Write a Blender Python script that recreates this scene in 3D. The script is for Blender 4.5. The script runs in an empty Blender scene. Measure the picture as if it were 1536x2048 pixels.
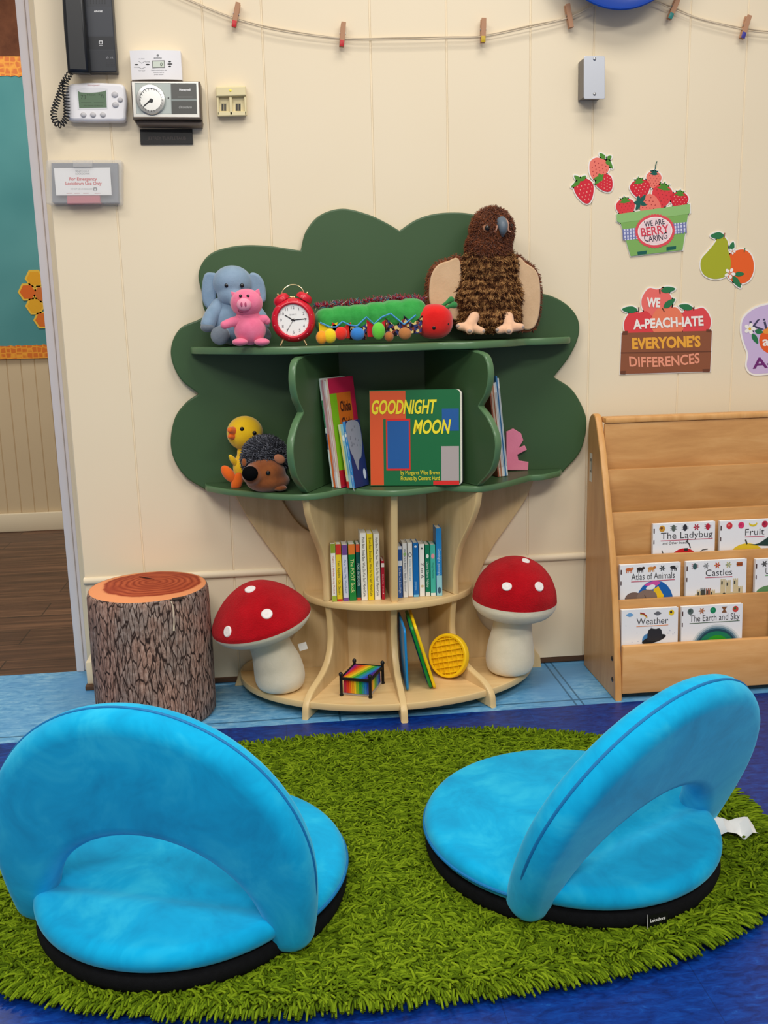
import bpy, bmesh, math, random
import numpy as np
from mathutils import Vector, Matrix

scene = bpy.context.scene
COL = scene.collection
random.seed(7)
RNG = np.random.default_rng(7)
PI = math.pi

# ------------------------------------------------------------------ camera
PITCH, YAW, ROLL, FPX = math.radians(11.603), math.radians(5.832), math.radians(-1.415), 1960.0
CAM = np.array([-0.247, -2.595, 1.0])
_f = np.array([math.sin(YAW) * math.cos(PITCH), math.cos(YAW) * math.cos(PITCH), -math.sin(PITCH)])
_r = np.array([math.cos(YAW), -math.sin(YAW), 0.0])
_u = np.cross(_r, _f)
CR = _r * math.cos(ROLL) + _u * math.sin(ROLL)
CU = -_r * math.sin(ROLL) + _u * math.cos(ROLL)
CF = _f
cam_data = bpy.data.cameras.new('camera')
cam_data.sensor_fit = 'VERTICAL'
cam_data.sensor_height = 36.0
cam_data.lens = 36.0 * FPX / 2048.0
cam_data.clip_start = 0.05
cam = bpy.data.objects.new('camera', cam_data)
COL.objects.link(cam)
cam.matrix_world = Matrix(((CR[0], CU[0], -CF[0], CAM[0]), (CR[1], CU[1], -CF[1], CAM[1]),
                           (CR[2], CU[2], -CF[2], CAM[2]), (0, 0, 0, 1)))
scene.camera = cam

# ------------------------------------------------------------------ light and exposure
scene.view_settings.view_transform = 'Standard'
scene.view_settings.look = 'None'
scene.view_settings.gamma = 1.0
scene.view_settings.exposure = 0.36
world = bpy.data.worlds.new('room_ambient')
scene.world = world
world.use_nodes = True
world.node_tree.nodes['Background'].inputs[0].default_value = (1.0, 0.95, 0.88, 1)
world.node_tree.nodes['Background'].inputs[1].default_value = 0.29


def area_light(name, loc, size, power, color=(1, 0.96, 0.9), target=None):
    l = bpy.data.lights.new(name, 'AREA')
    l.shape = 'RECTANGLE'
    l.size, l.size_y = size
    l.energy = power
    l.color = color
    o = bpy.data.objects.new(name, l)
    o.location = loc
    if target is not None:
        d = Vector(target) - Vector(loc)
        o.rotation_euler = d.to_track_quat('-Z', 'Y').to_euler()
    COL.objects.link(o)
    return o


area_light('ceiling_panel_light', (0.25, -1.05, 2.75), (1.2, 0.6), 14.5)
area_light('ceiling_panel_light', (-1.3, -1.9, 2.75), (1.2, 0.6), 24)
area_light('ceiling_panel_light', (1.3, -2.6, 2.75), (1.2, 0.6), 27)
area_light('ceiling_panel_light', (-0.4, -3.9, 2.75), (1.2, 0.6), 62)
area_light('hall_panel_light', (-1.6, 1.2, 2.6), (0.6, 0.6), 17)


# ------------------------------------------------------------------ measuring helpers: pixel of the 1536x2048 photo -> point on a real plane
def ray(px, py):
    return CF + CR * (px - 768) / FPX - CU * (py - 1024) / FPX


def at_y(px, py, y=0.0):
    d = ray(px, py); return CAM + d * ((y - CAM[1]) / d[1])


def at_z(px, py, z=0.0):
    d = ray(px, py); return CAM + d * ((z - CAM[2]) / d[2])


def ppm(y):                       # photo pixels per metre, roughly, at wall-parallel depth y
    return FPX / ((y - CAM[1]) * 0.985 + 0.05)


# ------------------------------------------------------------------ materials
def lin(c):
    out = []
    for v in c[:3]:
        v = v / 255.0
        out.append(v / 12.92 if v <= 0.04045 else ((v + 0.055) / 1.055) ** 2.4)
    return (out[0], out[1], out[2], 1.0)


class NT:
    def __init__(s, name):
        s.m = bpy.data.materials.new(name); s.m.use_nodes = True
        s.t = s.m.node_tree; s.b = s.t.nodes['Principled BSDF']

    def n(s, typ, **kw):
        n = s.t.nodes.new(typ)
        for k, v in kw.items():
            if k.startswith('i_'):
                n.inputs[k[2:].replace('_', ' ')].default_value = v
            else:
                setattr(n, k, v)
        return n

    def l(s, a, b):
        s.t.links.new(a, b)

    def coords(s, scale=(1, 1, 1)):
        tc = s.n('ShaderNodeNewGeometry'); mp = s.n('ShaderNodeMapping')
        mp.inputs['Scale'].default_value = scale
        s.l(tc.outputs['Position'], mp.inputs['Vector'])
        return mp.outputs['Vector']

    def ocoords(s, scale=(1, 1, 1)):
        tc = s.n('ShaderNodeTexCoord'); mp = s.n('ShaderNodeMapping')
        mp.inputs['Scale'].default_value = scale
        s.l(tc.outputs['Object'], mp.inputs['Vector'])
        return mp.outputs['Vector']

    def noise(s, vec, scale, detail=3, rough=0.55, dist=0.0):
        n = s.n('ShaderNodeTexNoise')
        n.inputs['Scale'].default_value = scale; n.inputs['Detail'].default_value = detail
        n.inputs['Roughness'].default_value = rough; n.inputs['Distortion'].default_value = dist
        s.l(vec, n.inputs['Vector'])
        return n.outputs['Fac']

    def ramp(s, fac, stops, interp='LINEAR'):
        r = s.n('ShaderNodeValToRGB'); r.color_ramp.interpolation = interp
        e = r.color_ramp.elements
        while len(e) < len(stops):
            e.new(0.5)
        for el, (p, c) in zip(e, stops):
            el.position = p; el.color = lin(c) if len(c) == 3 else c
        s.l(fac, r.inputs['Fac'])
        return r.outputs['Color']

    def mix(s, fac, a, b, mode='MIX'):
        m = s.n('ShaderNodeMix', data_type='RGBA', blend_type=mode)
        for sock, v in ((m.inputs[0], fac), (m.inputs[6], a), (m.inputs[7], b)):
            if hasattr(v, 'links'):
                s.l(v, sock)
            elif isinstance(v, (int, float)):
                sock.default_value = v
            else:
                sock.default_value = lin(v)
        return m.outputs[2]

    def math(s, op, a, b=None):
        m = s.n('ShaderNodeMath', operation=op)
        for i, v in enumerate((a, b)):
            if v is None:
                continue
            if hasattr(v, 'links'):
                s.l(v, m.inputs[i])
            else:
                m.inputs[i].default_value = v
        return m.outputs[0]

    def sep(s, vec):
        x = s.n('ShaderNodeSeparateXYZ'); s.l(vec, x.inputs[0]); return x.outputs

    def bump(s, height, strength=0.3, dist=0.002):
        b = s.n('ShaderNodeBump'); b.inputs['Strength'].default_value = strength
        b.inputs['Distance'].default_value = dist
        s.l(height, b.inputs['Height']); s.l(b.outputs[0], s.b.inputs['Normal'])

    def color(s, c):
        if hasattr(c, 'links'):
            s.l(c, s.b.inputs['Base Color'])
        else:
            s.b.inputs['Base Color'].default_value = lin(c)
        return s

    def rough(s, r, spec=0.5, metal=0.0):
        s.b.inputs['Roughness'].default_value = r
        s.b.inputs['Specular IOR Level'].default_value = spec
        s.b.inputs['Metallic'].default_value = metal
        return s


_paint = {}


def paint(c, rough=0.5, spec=0.35, metal=0.0):
    """plain paint or print ink of one colour"""
    k = (tuple(c), rough, spec, metal)
    if k not in _paint:
        t = NT('paint_%02x%02x%02x' % tuple(int(v) for v in c)); t.color(c).rough(rough, spec, metal)
        _paint[k] = t.m
    return _paint[k]


def fabric(name, c1, c2, scale=60, bump=0.4, sheen=0.3, dist=0.002, rough=0.9):
    t = NT(name); v = t.coords()
    f = t.noise(v, scale, 4, 0.6)
    t.color(t.ramp(f, [(0.3, c1), (0.7, c2)])).rough(rough, 0.15)
    t.b.inputs['Sheen Weight'].default_value = sheen
    t.b.inputs['Sheen Roughness'].default_value = 0.5
    t.bump(t.noise(v, scale * 8, 3, 0.7), bump, dist)
    return t.m


# ------------------------------------------------------------------ mesh builder
ROOT = {}


class MB:
    def __init__(s):
        s.v, s.f, s.mi, s.mats, s.nv = [], [], [], [], 0

    def add(s, verts, faces, mat):
        if mat not in s.mats:
            s.mats.append(mat)
        i = s.mats.index(mat); o = s.nv
        s.v.extend([tuple(map(float, p)) for p in verts]); s.nv += len(verts)
        for fc in faces:
            s.f.append([k + o for k in fc]); s.mi.append(i)
        return s

    def grid(s, P, mat, cu=False, cv=False):       # P[i][j] points
        P = np.asarray(P, float); n, m = P.shape[:2]
        F = []
        for i in range(n if cu else n - 1):
            for j in range(m if cv else m - 1):
                a, b = i * m + j, ((i + 1) % n) * m + j
                c, d = ((i + 1) % n) * m + (j + 1) % m, i * m + (j + 1) % m
                F.append([a, b, c, d])
        return s.add(P.reshape(-1, 3), F, mat)

    def box(s, c, size, mat, R=None, bevel=0.0, seg=2):
        bm = bmesh.new(); bmesh.ops.create_cube(bm, size=1.0)
        for v in bm.verts:
            v.co = Vector((v.co.x * size[0], v.co.y * size[1], v.co.z * size[2]))
        if bevel > 0:
            bmesh.ops.bevel(bm, geom=bm.edges[:], offset=min(bevel, min(size) * 0.49), segments=seg, profile=0.5, affect='EDGES')
        s.bm(bm, mat, c, R); bm.free(); return s

    def bm(s, bm, mat, c=(0, 0, 0), R=None):
        bm.verts.index_update()
        V = [(R @ v.co if R is not None else v.co) + Vector(c) for v in bm.verts]
        return s.add([tuple(p) for p in V], [[v.index for v in f.verts] for f in bm.faces], mat)

    def box2(s, a, b, mat, bevel=0.0, seg=2):
        a, b = np.array(a, float), np.array(b, float)
        return s.box(tuple((a + b) / 2), tuple(abs(b - a)), mat, None, bevel, seg)

    def ell(s, c, r, mat, R=None, seg=28, rings=18, sup=1.0):
        P = []
        for i in range(rings + 1):
            th = PI * i / rings; row = []
            for j in range(seg):
                ph = 2 * PI * j / seg
                q = np.array([math.sin(th) * math.cos(ph), math.sin(th) * math.sin(ph), math.cos(th)])
                if sup != 1.0:
                    q = np.sign(q) * np.abs(q) ** sup
                q = Vector((q[0] * r[0], q[1] * r[1], q[2] * r[2]))
                if R is not None:
                    q = R @ q
                row.append((q.x + c[0], q.y + c[1], q.z + c[2]))
            P.append(row)
        return s.grid(P, mat, cv=True)

    def lathe(s, prof, mat, c=(0, 0, 0), R=None, seg=40, sx=1.0, sy=1.0):
        P = []
        for (r, z) in prof:
            row = []
            for j in range(seg):
                a = 2 * PI * j / seg
                q = Vector((r * math.cos(a) * sx, r * math.sin(a) * sy, z))
                if R is not None:
                    q = R @ q
                row.append((q.x + c[0], q.y + c[1], q.z + c[2]))
            P.append(row)
        return s.grid(P, mat, cv=True)

    def tube(s, pts, rad, mat, n=8, cap=True):
        pts = [Vector(p) for p in pts]; N = len(pts)
        rad = rad if hasattr(rad, '__len__') else [rad] * N
        t0 = (pts[1] - pts[0]).normalized()
        up = Vector((0, 0, 1)) if abs(t0.z) < 0.9 else Vector((1, 0, 0))
        a = t0.cross(up).normalized(); P = []
        for i in range(N):
            t = (pts[min(i + 1, N - 1)] - pts[max(i - 1, 0)]).normalized()
            a = (a - t * a.dot(t)).normalized(); b = t.cross(a)
            P.append([tuple(pts[i] + (a * math.cos(2 * PI * k / n) + b * math.sin(2 * PI * k / n)) * rad[i]) for k in range(n)])
        s.grid(P, mat, cv=True)
        if cap:
            for row, rev in ((P[0], True), (P[-1], False)):
                s.add(row, [list(range(n))[::-1] if rev else list(range(n))], mat)
        return s

    def slab(s, pts, t, fn, mat, r=0.0, edge_mat=None):
        """closed 2-D outline extruded from w=0 to w=t through fn(u,v,w), edges rounded by r"""
        p = np.asarray(pts, float); n = len(p)
        area = 0.5 * np.sum(p[:, 0] * np.roll(p[:, 1], -1) - np.roll(p[:, 0], -1) * p[:, 1])
        if area < 0:
            p = p[::-1]
        e0 = p - np.roll(p, 1, 0); e1 = np.roll(p, -1, 0) - p
        nn = np.stack([e0[:, 1], -e0[:, 0]], 1) / (np.linalg.norm(e0, axis=1)[:, None] + 1e-12) + \
            np.stack([e1[:, 1], -e1[:, 0]], 1) / (np.linalg.norm(e1, axis=1)[:, None] + 1e-12)
        nn /= np.linalg.norm(nn, axis=1)[:, None] + 1e-12
        rings = [(0, 0.0), (0, t)] if r <= 0 else [(r, 0.0), (0.3 * r, 0.3 * r), (0, r), (0, t - r), (0.3 * r, t - 0.3 * r), (r, t)]
        P = [[fn(q[0], q[1], w) for q in (p - nn * ins)] for ins, w in rings]
        s.grid(P, edge_mat or mat, cv=True)
        s.add(P[0], [list(range(n))[::-1]], mat); s.add(P[-1], [list(range(n))], mat)
        return s

    def build(s, name, parent=None, org=None, angle=40, smooth=True, recalc=True):
        """link as ONE mesh object; verts are in world metres unless the root thing is rotated (then in its own frame)"""
        root = parent
        while root is not None and root.parent is not None:
            root = root.parent
        if org is None:
            org = ROOT.get(root.name, (0, 0, 0)) if root is not None else (0, 0, 0)
        V = np.array(s.v, float) - np.array(org, float)
        me = bpy.data.meshes.new(name)
        me.from_pydata(V.tolist(), [], s.f)
        for m in s.mats:
            me.materials.append(m)
        me.polygons.foreach_set('material_index', s.mi)
        if recalc:
            bm = bmesh.new(); bm.from_mesh(me); bmesh.ops.recalc_face_normals(bm, faces=bm.faces[:]); bm.to_mesh(me); bm.free()
        if smooth:
            me.polygons.foreach_set('use_smooth', [True] * len(me.polygons))
            me.set_sharp_from_angle(angle=math.radians(angle))
        me.update()
        o = bpy.data.objects.new(name, me); COL.objects.link(o)
        if parent is not None:
            o.parent = parent
        else:
            o.location = org
        return o


def tag(o, label, cat, group=None, kind=None):
    o['label'] = label; o['category'] = cat
    if group:
        o['group'] = group
    if kind:
        o['kind'] = kind
    return o


def thing(name, label, cat, loc=(0, 0, 0), group=None, rot=None):
    o = bpy.data.objects.new(name, None); COL.objects.link(o)
    o.empty_display_size = 0.05
    o.location = tuple(float(x) for x in loc)
    if rot is not None:
        o.rotation_euler = rot
        ROOT[o.name] = (0, 0, 0)
    else:
        ROOT[o.name] = tuple(float(x) for x in loc)
    return tag(o, label, cat, group)


def local_thing(name, label, cat, loc, rot=(0, 0, 0), group=None):
    return thing(name, label, cat, loc, group, rot)


def struct(o):
    o['kind'] = 'structure'; return o


def copy_tree(o, parent=None):
    c = o.copy(); COL.objects.link(c)
    if parent is not None:
        c.parent = parent
    for ch in o.children:
        copy_tree(ch, c)
    return c


def cr(pts, n=8, closed=False):
    """Catmull-Rom curve through points"""
    p = np.asarray(pts, float); N = len(p); out = []
    for i in range(N if closed else N - 1):
        p1, p2 = p[i], p[(i + 1) % N]
        p0 = p[i - 1] if (i > 0 or closed) else 2 * p1 - p2
        p3 = p[(i + 2) % N] if (i + 2 < N or closed) else 2 * p2 - p1
        for k in range(n):
            t = k / n
            out.append(0.5 * ((2 * p1) + (-p0 + p2) * t + (2 * p0 - 5 * p1 + 4 * p2 - p3) * t * t + (-p0 + 3 * p1 - 3 * p2 + p3) * t ** 3))
    if not closed:
        out.append(p[-1])
    return np.array(out)


def path(*segs, n=8):
    """outline of smooth segments that meet in sharp corners"""
    out = []
    for sg in segs:
        q = cr(sg, n)
        out.extend(q[:-1].tolist())
    return out


def rrect(x0, y0, x1, y1, r, n=5):
    out = []
    for cx, cy, a in ((x1 - r, y1 - r, 0), (x0 + r, y1 - r, 90), (x0 + r, y0 + r, 180), (x1 - r, y0 + r, 270)):
        for k in range(n + 1):
            t = math.radians(a + 90 * k / n); out.append((cx + r * math.cos(t), cy + r * math.sin(t)))
    return out


def ellipse(cx, cy, rx, ry, n=28, rot=0.0, a0=0.0, a1=360.0):
    out = []; c, s = math.cos(math.radians(rot)), math.sin(math.radians(rot))
    full = abs(a1 - a0) >= 360
    for k in range(n if full else n + 1):
        t = math.radians(a0 + (a1 - a0) * k / n); x, y = rx * math.cos(t), ry * math.sin(t)
        out.append((cx + x * c - y * s, cy + x * s + y * c))
    return out


# ------------------------------------------------------------------ lettering as mesh
_txt = {}


def text_geo(body, shear=0.0, bold=0.0, space=1.0):
    k = (body, shear, bold, space)
    if k not in _txt:
        cu = bpy.data.curves.new('t', 'FONT'); cu.body = body; cu.size = 1.0; cu.shear = shear; cu.offset = bold
        cu.space_character = space; cu.resolution_u = 3; cu.align_x = 'CENTER'; cu.align_y = 'CENTER'; cu.fill_mode = 'FRONT'
        ob = bpy.data.objects.new('t', cu); COL.objects.link(ob)
        dg = bpy.context.evaluated_depsgraph_get()
        me = bpy.data.meshes.new_from_object(ob.evaluated_get(dg))
        V = np.array([v.co[:2] for v in me.vertices]) if len(me.vertices) else np.zeros((0, 2))
        F = [list(p.vertices) for p in me.polygons]
        bpy.data.objects.remove(ob); bpy.data.curves.remove(cu); bpy.data.meshes.remove(me)
        _txt[k] = (V, F)
    return _txt[k]


class Card:
    """flat print on a surface: fn(u, v, h) -> point, h = height above the surface; up=-1 when v runs downwards"""

    def __init__(s, mb, fn, up=1, step=0.00016):
        s.mb, s.fn, s.up, s.step, s.k = mb, fn, up, step, 0

    def poly(s, pts, mat, layer=1):
        s.k += 1; h = layer * s.step + (s.k % 80) * 1.8e-6
        s.mb.add([s.fn(p[0], p[1], h) for p in pts], [list(range(len(pts)))], mat); return s

    def rect(s, x0, y0, x1, y1, mat, layer=1):
        return s.poly([(x0, y0), (x1, y0), (x1, y1), (x0, y1)], mat, layer)

    def ell(s, cx, cy, rx, ry, mat, layer=1, rot=0, n=22):
        return s.poly(ellipse(cx, cy, rx, ry, n, rot), mat, layer)

    def line(s, pts, w, mat, layer=1):
        p = np.asarray(pts, float)
        for a, b in zip(p[:-1], p[1:]):
            d = b - a; L = np.linalg.norm(d)
            if L < 1e-9:
                continue
            nrm = np.array([-d[1], d[0]]) / L * w / 2; d = d / L * w * 0.3
            s.poly([a - d + nrm, b + d + nrm, b + d - nrm, a - d - nrm], mat, layer)
        return s

    def text(s, body, x, y, size, mat, layer=2, rot=0.0, width=None, shear=0.0, bold=0.0, space=1.0, arc=0.0):
        V, F = text_geo(body, shear, bold, space)
        if not len(V):
            return s
        V = V.copy()
        V[:, 0] -= (V[:, 0].max() + V[:, 0].min()) / 2
        V *= size
        if width:
            V[:, 0] *= width / (V[:, 0].max() - V[:, 0].min())
        if arc:
            V[:, 1] += arc * (V[:, 0] / V[:, 0].max()) ** 2
        c, sn = math.cos(math.radians(rot)), math.sin(math.radians(rot))
        X = V[:, 0] * c - V[:, 1] * sn; Y = V[:, 0] * sn + V[:, 1] * c
        s.mb.add([s.fn(x + a, y + s.up * b, layer * s.step) for a, b in zip(X, Y)], F, mat)
        return s

    def slab(s, pts, t, mat, r=0.0):
        s.mb.slab(pts, t, lambda u, v, w: s.fn(u, v, w - t), mat, r); return s


# ------------------------------------------------------------------ tufts: fur and shag pile as real strands
def sample_surface(mb, n, keep=None):
    V = np.array(mb.v); T = []
    for f in mb.f:
        for k in range(1, len(f) - 1):
            T.append((f[0], f[k], f[k + 1]))
    T = np.array(T); a, b, c = V[T[:, 0]], V[T[:, 1]], V[T[:, 2]]
    N = np.cross(b - a, c - a); A = np.linalg.norm(N, axis=1); N = N / (A[:, None] + 1e-15)
    idx = RNG.choice(len(T), n, p=A / A.sum())
    r1, r2 = np.sqrt(RNG.random(n)), RNG.random(n)
    P = a[idx] * (1 - r1)[:, None] + b[idx] * (r1 * (1 - r2))[:, None] + c[idx] * (r1 * r2)[:, None]
    Nn = N[idx]
    ctr = V.mean(0)
    flip = np.sum((P - ctr) * Nn, 1) < 0
    Nn[flip] *= -1
    if keep is not None:
        k = keep(P); P, Nn = P[k], Nn[k]
    return P, Nn


def strands(name, P, D0, D1, length, rad, mat, parent=None, org=None, seg=3, sides=3, taper=0.35):
    """one mesh of many short tapered strands; each starts along D0 and bends towards D1"""
    n = len(P); length = np.broadcast_to(length, (n,)); rad = np.broadcast_to(rad, (n,))
    rings = []; p = P.copy()
    for k in range(seg + 1):
        t = k / seg
        d = D0 * (1 - t) + D1 * t
        d /= np.linalg.norm(d, axis=1)[:, None] + 1e-9
        if k > 0:
            p = p + d * (length / seg)[:, None]
        ref = np.where(np.abs(d[:, 2:3]) < 0.9, np.array([[0, 0, 1.0]]), np.array([[1.0, 0, 0]]))
        a = np.cross(d, ref); a /= np.linalg.norm(a, axis=1)[:, None] + 1e-9
        b = np.cross(d, a)
        r = rad * (1 - (1 - taper) * t * t)
        ring = [p + (a * math.cos(2 * PI * j / sides) + b * math.sin(2 * PI * j / sides)) * r[:, None] for j in range(sides)]
        rings.append(np.stack(ring, 1))
    V = np.stack(rings, 1).reshape(-1, 3)                     # n, seg+1, sides
    per = (seg + 1) * sides; q = []
    for k in range(seg):
        for j in range(sides):
            q.append((k * sides + j, k * sides + (j + 1) % sides, (k + 1) * sides + (j + 1) % sides, (k + 1) * sides + j))
    q = np.array(q)
    F = (np.arange(n)[:, None, None] * per + q[None]).reshape(-1, 4)
    root = parent
    while root is not None and root.parent is not None:
        root = root.parent
    if org is None:
        org = ROOT.get(root.name, (0, 0, 0)) if root is not None else (0, 0, 0)
    V = V - np.array(org)
    me = bpy.data.meshes.new(name)
    me.vertices.add(len(V)); me.vertices.foreach_set('co', V.astype(np.float32).ravel())
    me.loops.add(F.size); me.loops.foreach_set('vertex_index', F.astype(np.int32).ravel())
    me.polygons.add(len(F)); me.polygons.foreach_set('loop_start', np.arange(0, F.size, 4, dtype=np.int32))
    me.polygons.foreach_set('use_smooth', np.ones(len(F), dtype=bool))
    me.materials.append(mat); me.update(); me.validate()
    o = bpy.data.objects.new(name, me); COL.objects.link(o)
    if parent is not None:
        o.parent = parent
    else:
        o.location = org
    o['kind'] = 'stuff'
    return o


def fuse(mb, voxel=0.004, smooth=4, mat=None):
    """melt overlapping lumps into one continuous skin"""
    me = bpy.data.meshes.new('f'); me.from_pydata(mb.v, [], mb.f)
    bm = bmesh.new(); bm.from_mesh(me); bmesh.ops.recalc_face_normals(bm, faces=bm.faces[:]); bm.to_mesh(me); bm.free()
    ob = bpy.data.objects.new('f', me); COL.objects.link(ob)
    r = ob.modifiers.new('r', 'REMESH'); r.mode = 'VOXEL'; r.voxel_size = voxel
    s = ob.modifiers.new('s', 'SMOOTH'); s.factor = 0.5; s.iterations = smooth
    dg = bpy.context.evaluated_depsgraph_get()
    m2 = bpy.data.meshes.new_from_object(ob.evaluated_get(dg))
    out = MB(); out.add([tuple(v.co) for v in m2.vertices], [list(p.vertices) for p in m2.polygons], mat or mb.mats[0])
    bpy.data.objects.remove(ob); bpy.data.meshes.remove(me); bpy.data.meshes.remove(m2)
    return out


def rz(deg):
    return Matrix.Rotation(math.radians(deg), 3, 'Z')


def ry(deg):
    return Matrix.Rotation(math.radians(deg), 3, 'Y')


def rx(deg):
    return Matrix.Rotation(math.radians(deg), 3, 'X')


# ================================================================== SETTING
def wall_material(name, c1, c2, scale=1.6):
    t = NT(name); v = t.coords()
    col = t.ramp(t.noise(v, scale, 2), [(0.35, c1), (0.65, c2)])
    t.color(col).rough(0.5, 0.3)
    t.bump(t.noise(v, 120, 2), 0.06, 0.001)
    return t.m


M_WALL = wall_material('cream_wall_paint', (236, 220, 190), (238, 223, 194))
M_TRIMW = wall_material('white_jamb_paint', (226, 220, 222), (232, 226, 228))
M_CASE = wall_material('cream_casing_paint', (230, 214, 184), (236, 221, 190))
M_BROWN = paint((92, 66, 48), 0.8)

# front wall of panelling with grooves running its full height
GROOVES = [-0.631, -0.394, -0.2517, 0.0128, 0.2036, 0.417, 0.5816, 0.8333, 0.9862, 1.21, 1.37, 1.62, 1.83]
prof = [(-0.79, 0.17), (-0.79, 0.003), (-0.787, 0.0)]
for gx in GROOVES:
    prof += [(gx - 0.0028, 0.0), (gx - 0.0013, 0.0024), (gx + 0.0013, 0.0024), (gx + 0.0028, 0.0)]
prof += [(2.2, 0.0), (2.2, 0.17)]
mb = MB()
mb.grid([[(x, y, z) for (x, y) in prof] for z in (0.02, 2.7)], M_WALL)
mb.box2((-0.785, 0.02, 0.0), (2.2, 0.16, 0.02), M_BROWN)
struct(mb.build('wall_front', angle=20))

mb = MB()
rail = [(0, 0.303), (-0.004, 0.3035), (-0.0085, 0.307), (-0.010, 0.313), (-0.0085, 0.319), (-0.004, 0.3225), (0, 0.323)]
mb.grid([[(x, y + 0.0005, z) for (y, z) in rail] for x in (-0.79, 2.2)], M_WALL)
struct(mb.build('trim_1', angle=60))
mb = MB()
mb.box2((-0.785, 0.005, 0.001), (2.2, 0.03, 0.017), M_BROWN, 0.003)
struct(mb.build('baseboard_front'))

# doorway at the left: white jamb strip and cream casing, on the far face of the thick wall
mb = MB(); mb.box2((-0.868, 0.165, 0.0), (-0.846, 0.215, 2.7), M_TRIMW, 0.003)
mb.box2((-0.846, 0.172, 0.0), (-0.836, 0.215, 2.7), M_TRIMW, 0.002)
struct(mb.build('door_1'))
mb = MB(); mb.box2((-0.836, 0.168, 0.0), (-0.789, 0.215, 2.7), M_CASE, 0.002)
struct(mb.build('trim_2'))
mb = MB(); mb.box2((-0.815, 0.012, 0.0), (-0.7905, 0.168, 0.012), M_BROWN, 0.002)
mb.box2((-0.812, 0.03, 0.012), (-0.7905, 0.155, 0.075), M_CASE, 0.002)
struct(mb.build('trim_3'))


# floor: a row of mottled pale blue tiles along the wall, deep blue tiles in the room
def floor_material():
    t = NT('blue_vinyl_tiles'); v = t.coords()
    x, y, z = t.sep(v)[:3]
    tc = t.n('ShaderNodeNewGeometry')

    def mapped(scale, rot=0):
        m = t.n('ShaderNodeMapping'); m.inputs['Scale'].default_value = scale; m.inputs['Rotation'].default_value = (0, 0, rot)
        t.l(tc.outputs['Position'], m.inputs['Vector']); return m.outputs['Vector']
    n1 = t.noise(mapped((26, 75, 1), 0.15), 1.0, 5, 0.7, 0.6)
    light = t.ramp(n1, [(0.28, (52, 118, 168)), (0.45, (96, 160, 204)), (0.58, (132, 186, 218)), (0.75, (176, 212, 230))])
    light = t.mix(t.ramp(t.noise(mapped((3, 3, 1)), 1.0, 2), [(0.4, (0, 0, 0)), (0.7, (255, 255, 255))]), light, (84, 146, 196))
    n2 = t.noise(mapped((30, 85, 1), -0.5), 1.0, 5, 0.68, 0.8)
    dark = t.ramp(n2, [(0.32, (2, 24, 84)), (0.5, (4, 46, 124)), (0.64, (8, 62, 146)), (0.8, (44, 110, 182))])
    n3 = t.noise(mapped((1.5, 1.5, 1)), 1.0, 2)
    dark = t.mix(t.ramp(n3, [(0.35, (0, 0, 0)), (0.75, (150, 150, 150))]), dark, (3, 36, 108))

    def band(val, c, w):
        return t.math('LESS_THAN', t.math('ABSOLUTE', t.math('SUBTRACT', val, c)), w)
    seams = band(y, -0.268, 0.0035)
    for sx in (0.470, 0.489, -0.135, -0.745, 1.08):
        seams = t.math('MAXIMUM', seams, band(x, sx, 0.0026))
    light = t.mix(t.math('MULTIPLY', seams, 0.75), light, (24, 78, 110))
    isdark = t.math('LESS_THAN', y, -0.303)
    dx = t.math('PINGPONG', t.math('ADD', x, 10.03), 0.1525)
    dy = t.math('PINGPONG', t.math('ADD', y, 10.303), 0.1525)
    ds = t.math('MAXIMUM', t.math('LESS_THAN', dx, 0.0008), t.math('LESS_THAN', dy, 0.0008))
    dark = t.mix(t.math('MULTIPLY', ds, 0.5), dark, (4, 22, 70))
    t.color(t.mix(isdark, light, dark)).rough(0.38, 0.4)
    t.bump(n2, 0.05, 0.001)
    return t.m


def plank_material():
    t = NT('brown_plank_floor'); tc = t.n('ShaderNodeNewGeometry')
    m = t.n('ShaderNodeMapping'); m.inputs['Scale'].default_value = (2.2, 38, 1); t.l(tc.outputs['Position'], m.inputs['Vector'])
    g = t.ramp(t.noise(m.outputs[0], 1.0, 5, 0.65, 0.3), [(0.3, (56, 34, 24)), (0.5, (92, 60, 42)), (0.7, (128, 90, 64))])
    b = t.n('ShaderNodeTexBrick'); b.offset = 0.37
    b.inputs['Scale'].default_value = 1.0; b.inputs['Brick Width'].default_value = 1.1; b.inputs['Row Height'].default_value = 0.15
    b.inputs['Mortar Size'].default_value = 0.0025
    b.inputs['Color1'].default_value = (0.75, 0.75, 0.75, 1); b.inputs['Color2'].default_value = (1.1, 1.1, 1.1, 1); b.inputs['Mortar'].default_value = (0.3, 0.3, 0.3, 1)
    t.l(tc.outputs['Position'], b.inputs['Vector'])
    t.color(t.mix(1.0, g, b.outputs['Color'], 'MULTIPLY')).rough(0.4, 0.4)
    return t.m


mb = MB(); mb.add([(-3.2, -4.6, 0), (2.6, -4.6, 0), (2.6, 0.172, 0), (-3.2, 0.172, 0)], [[0, 1, 2, 3]], floor_material())
struct(mb.build('floor', recalc=False))
mb = MB(); mb.add([(-3.2, 0.172, 0), (2.6, 0.172, 0), (2.6, 2.25, 0), (-3.2, 2.25, 0)], [[0, 1, 2, 3]], plank_material())
struct(mb.build('floor_hall', recalc=False))

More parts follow.
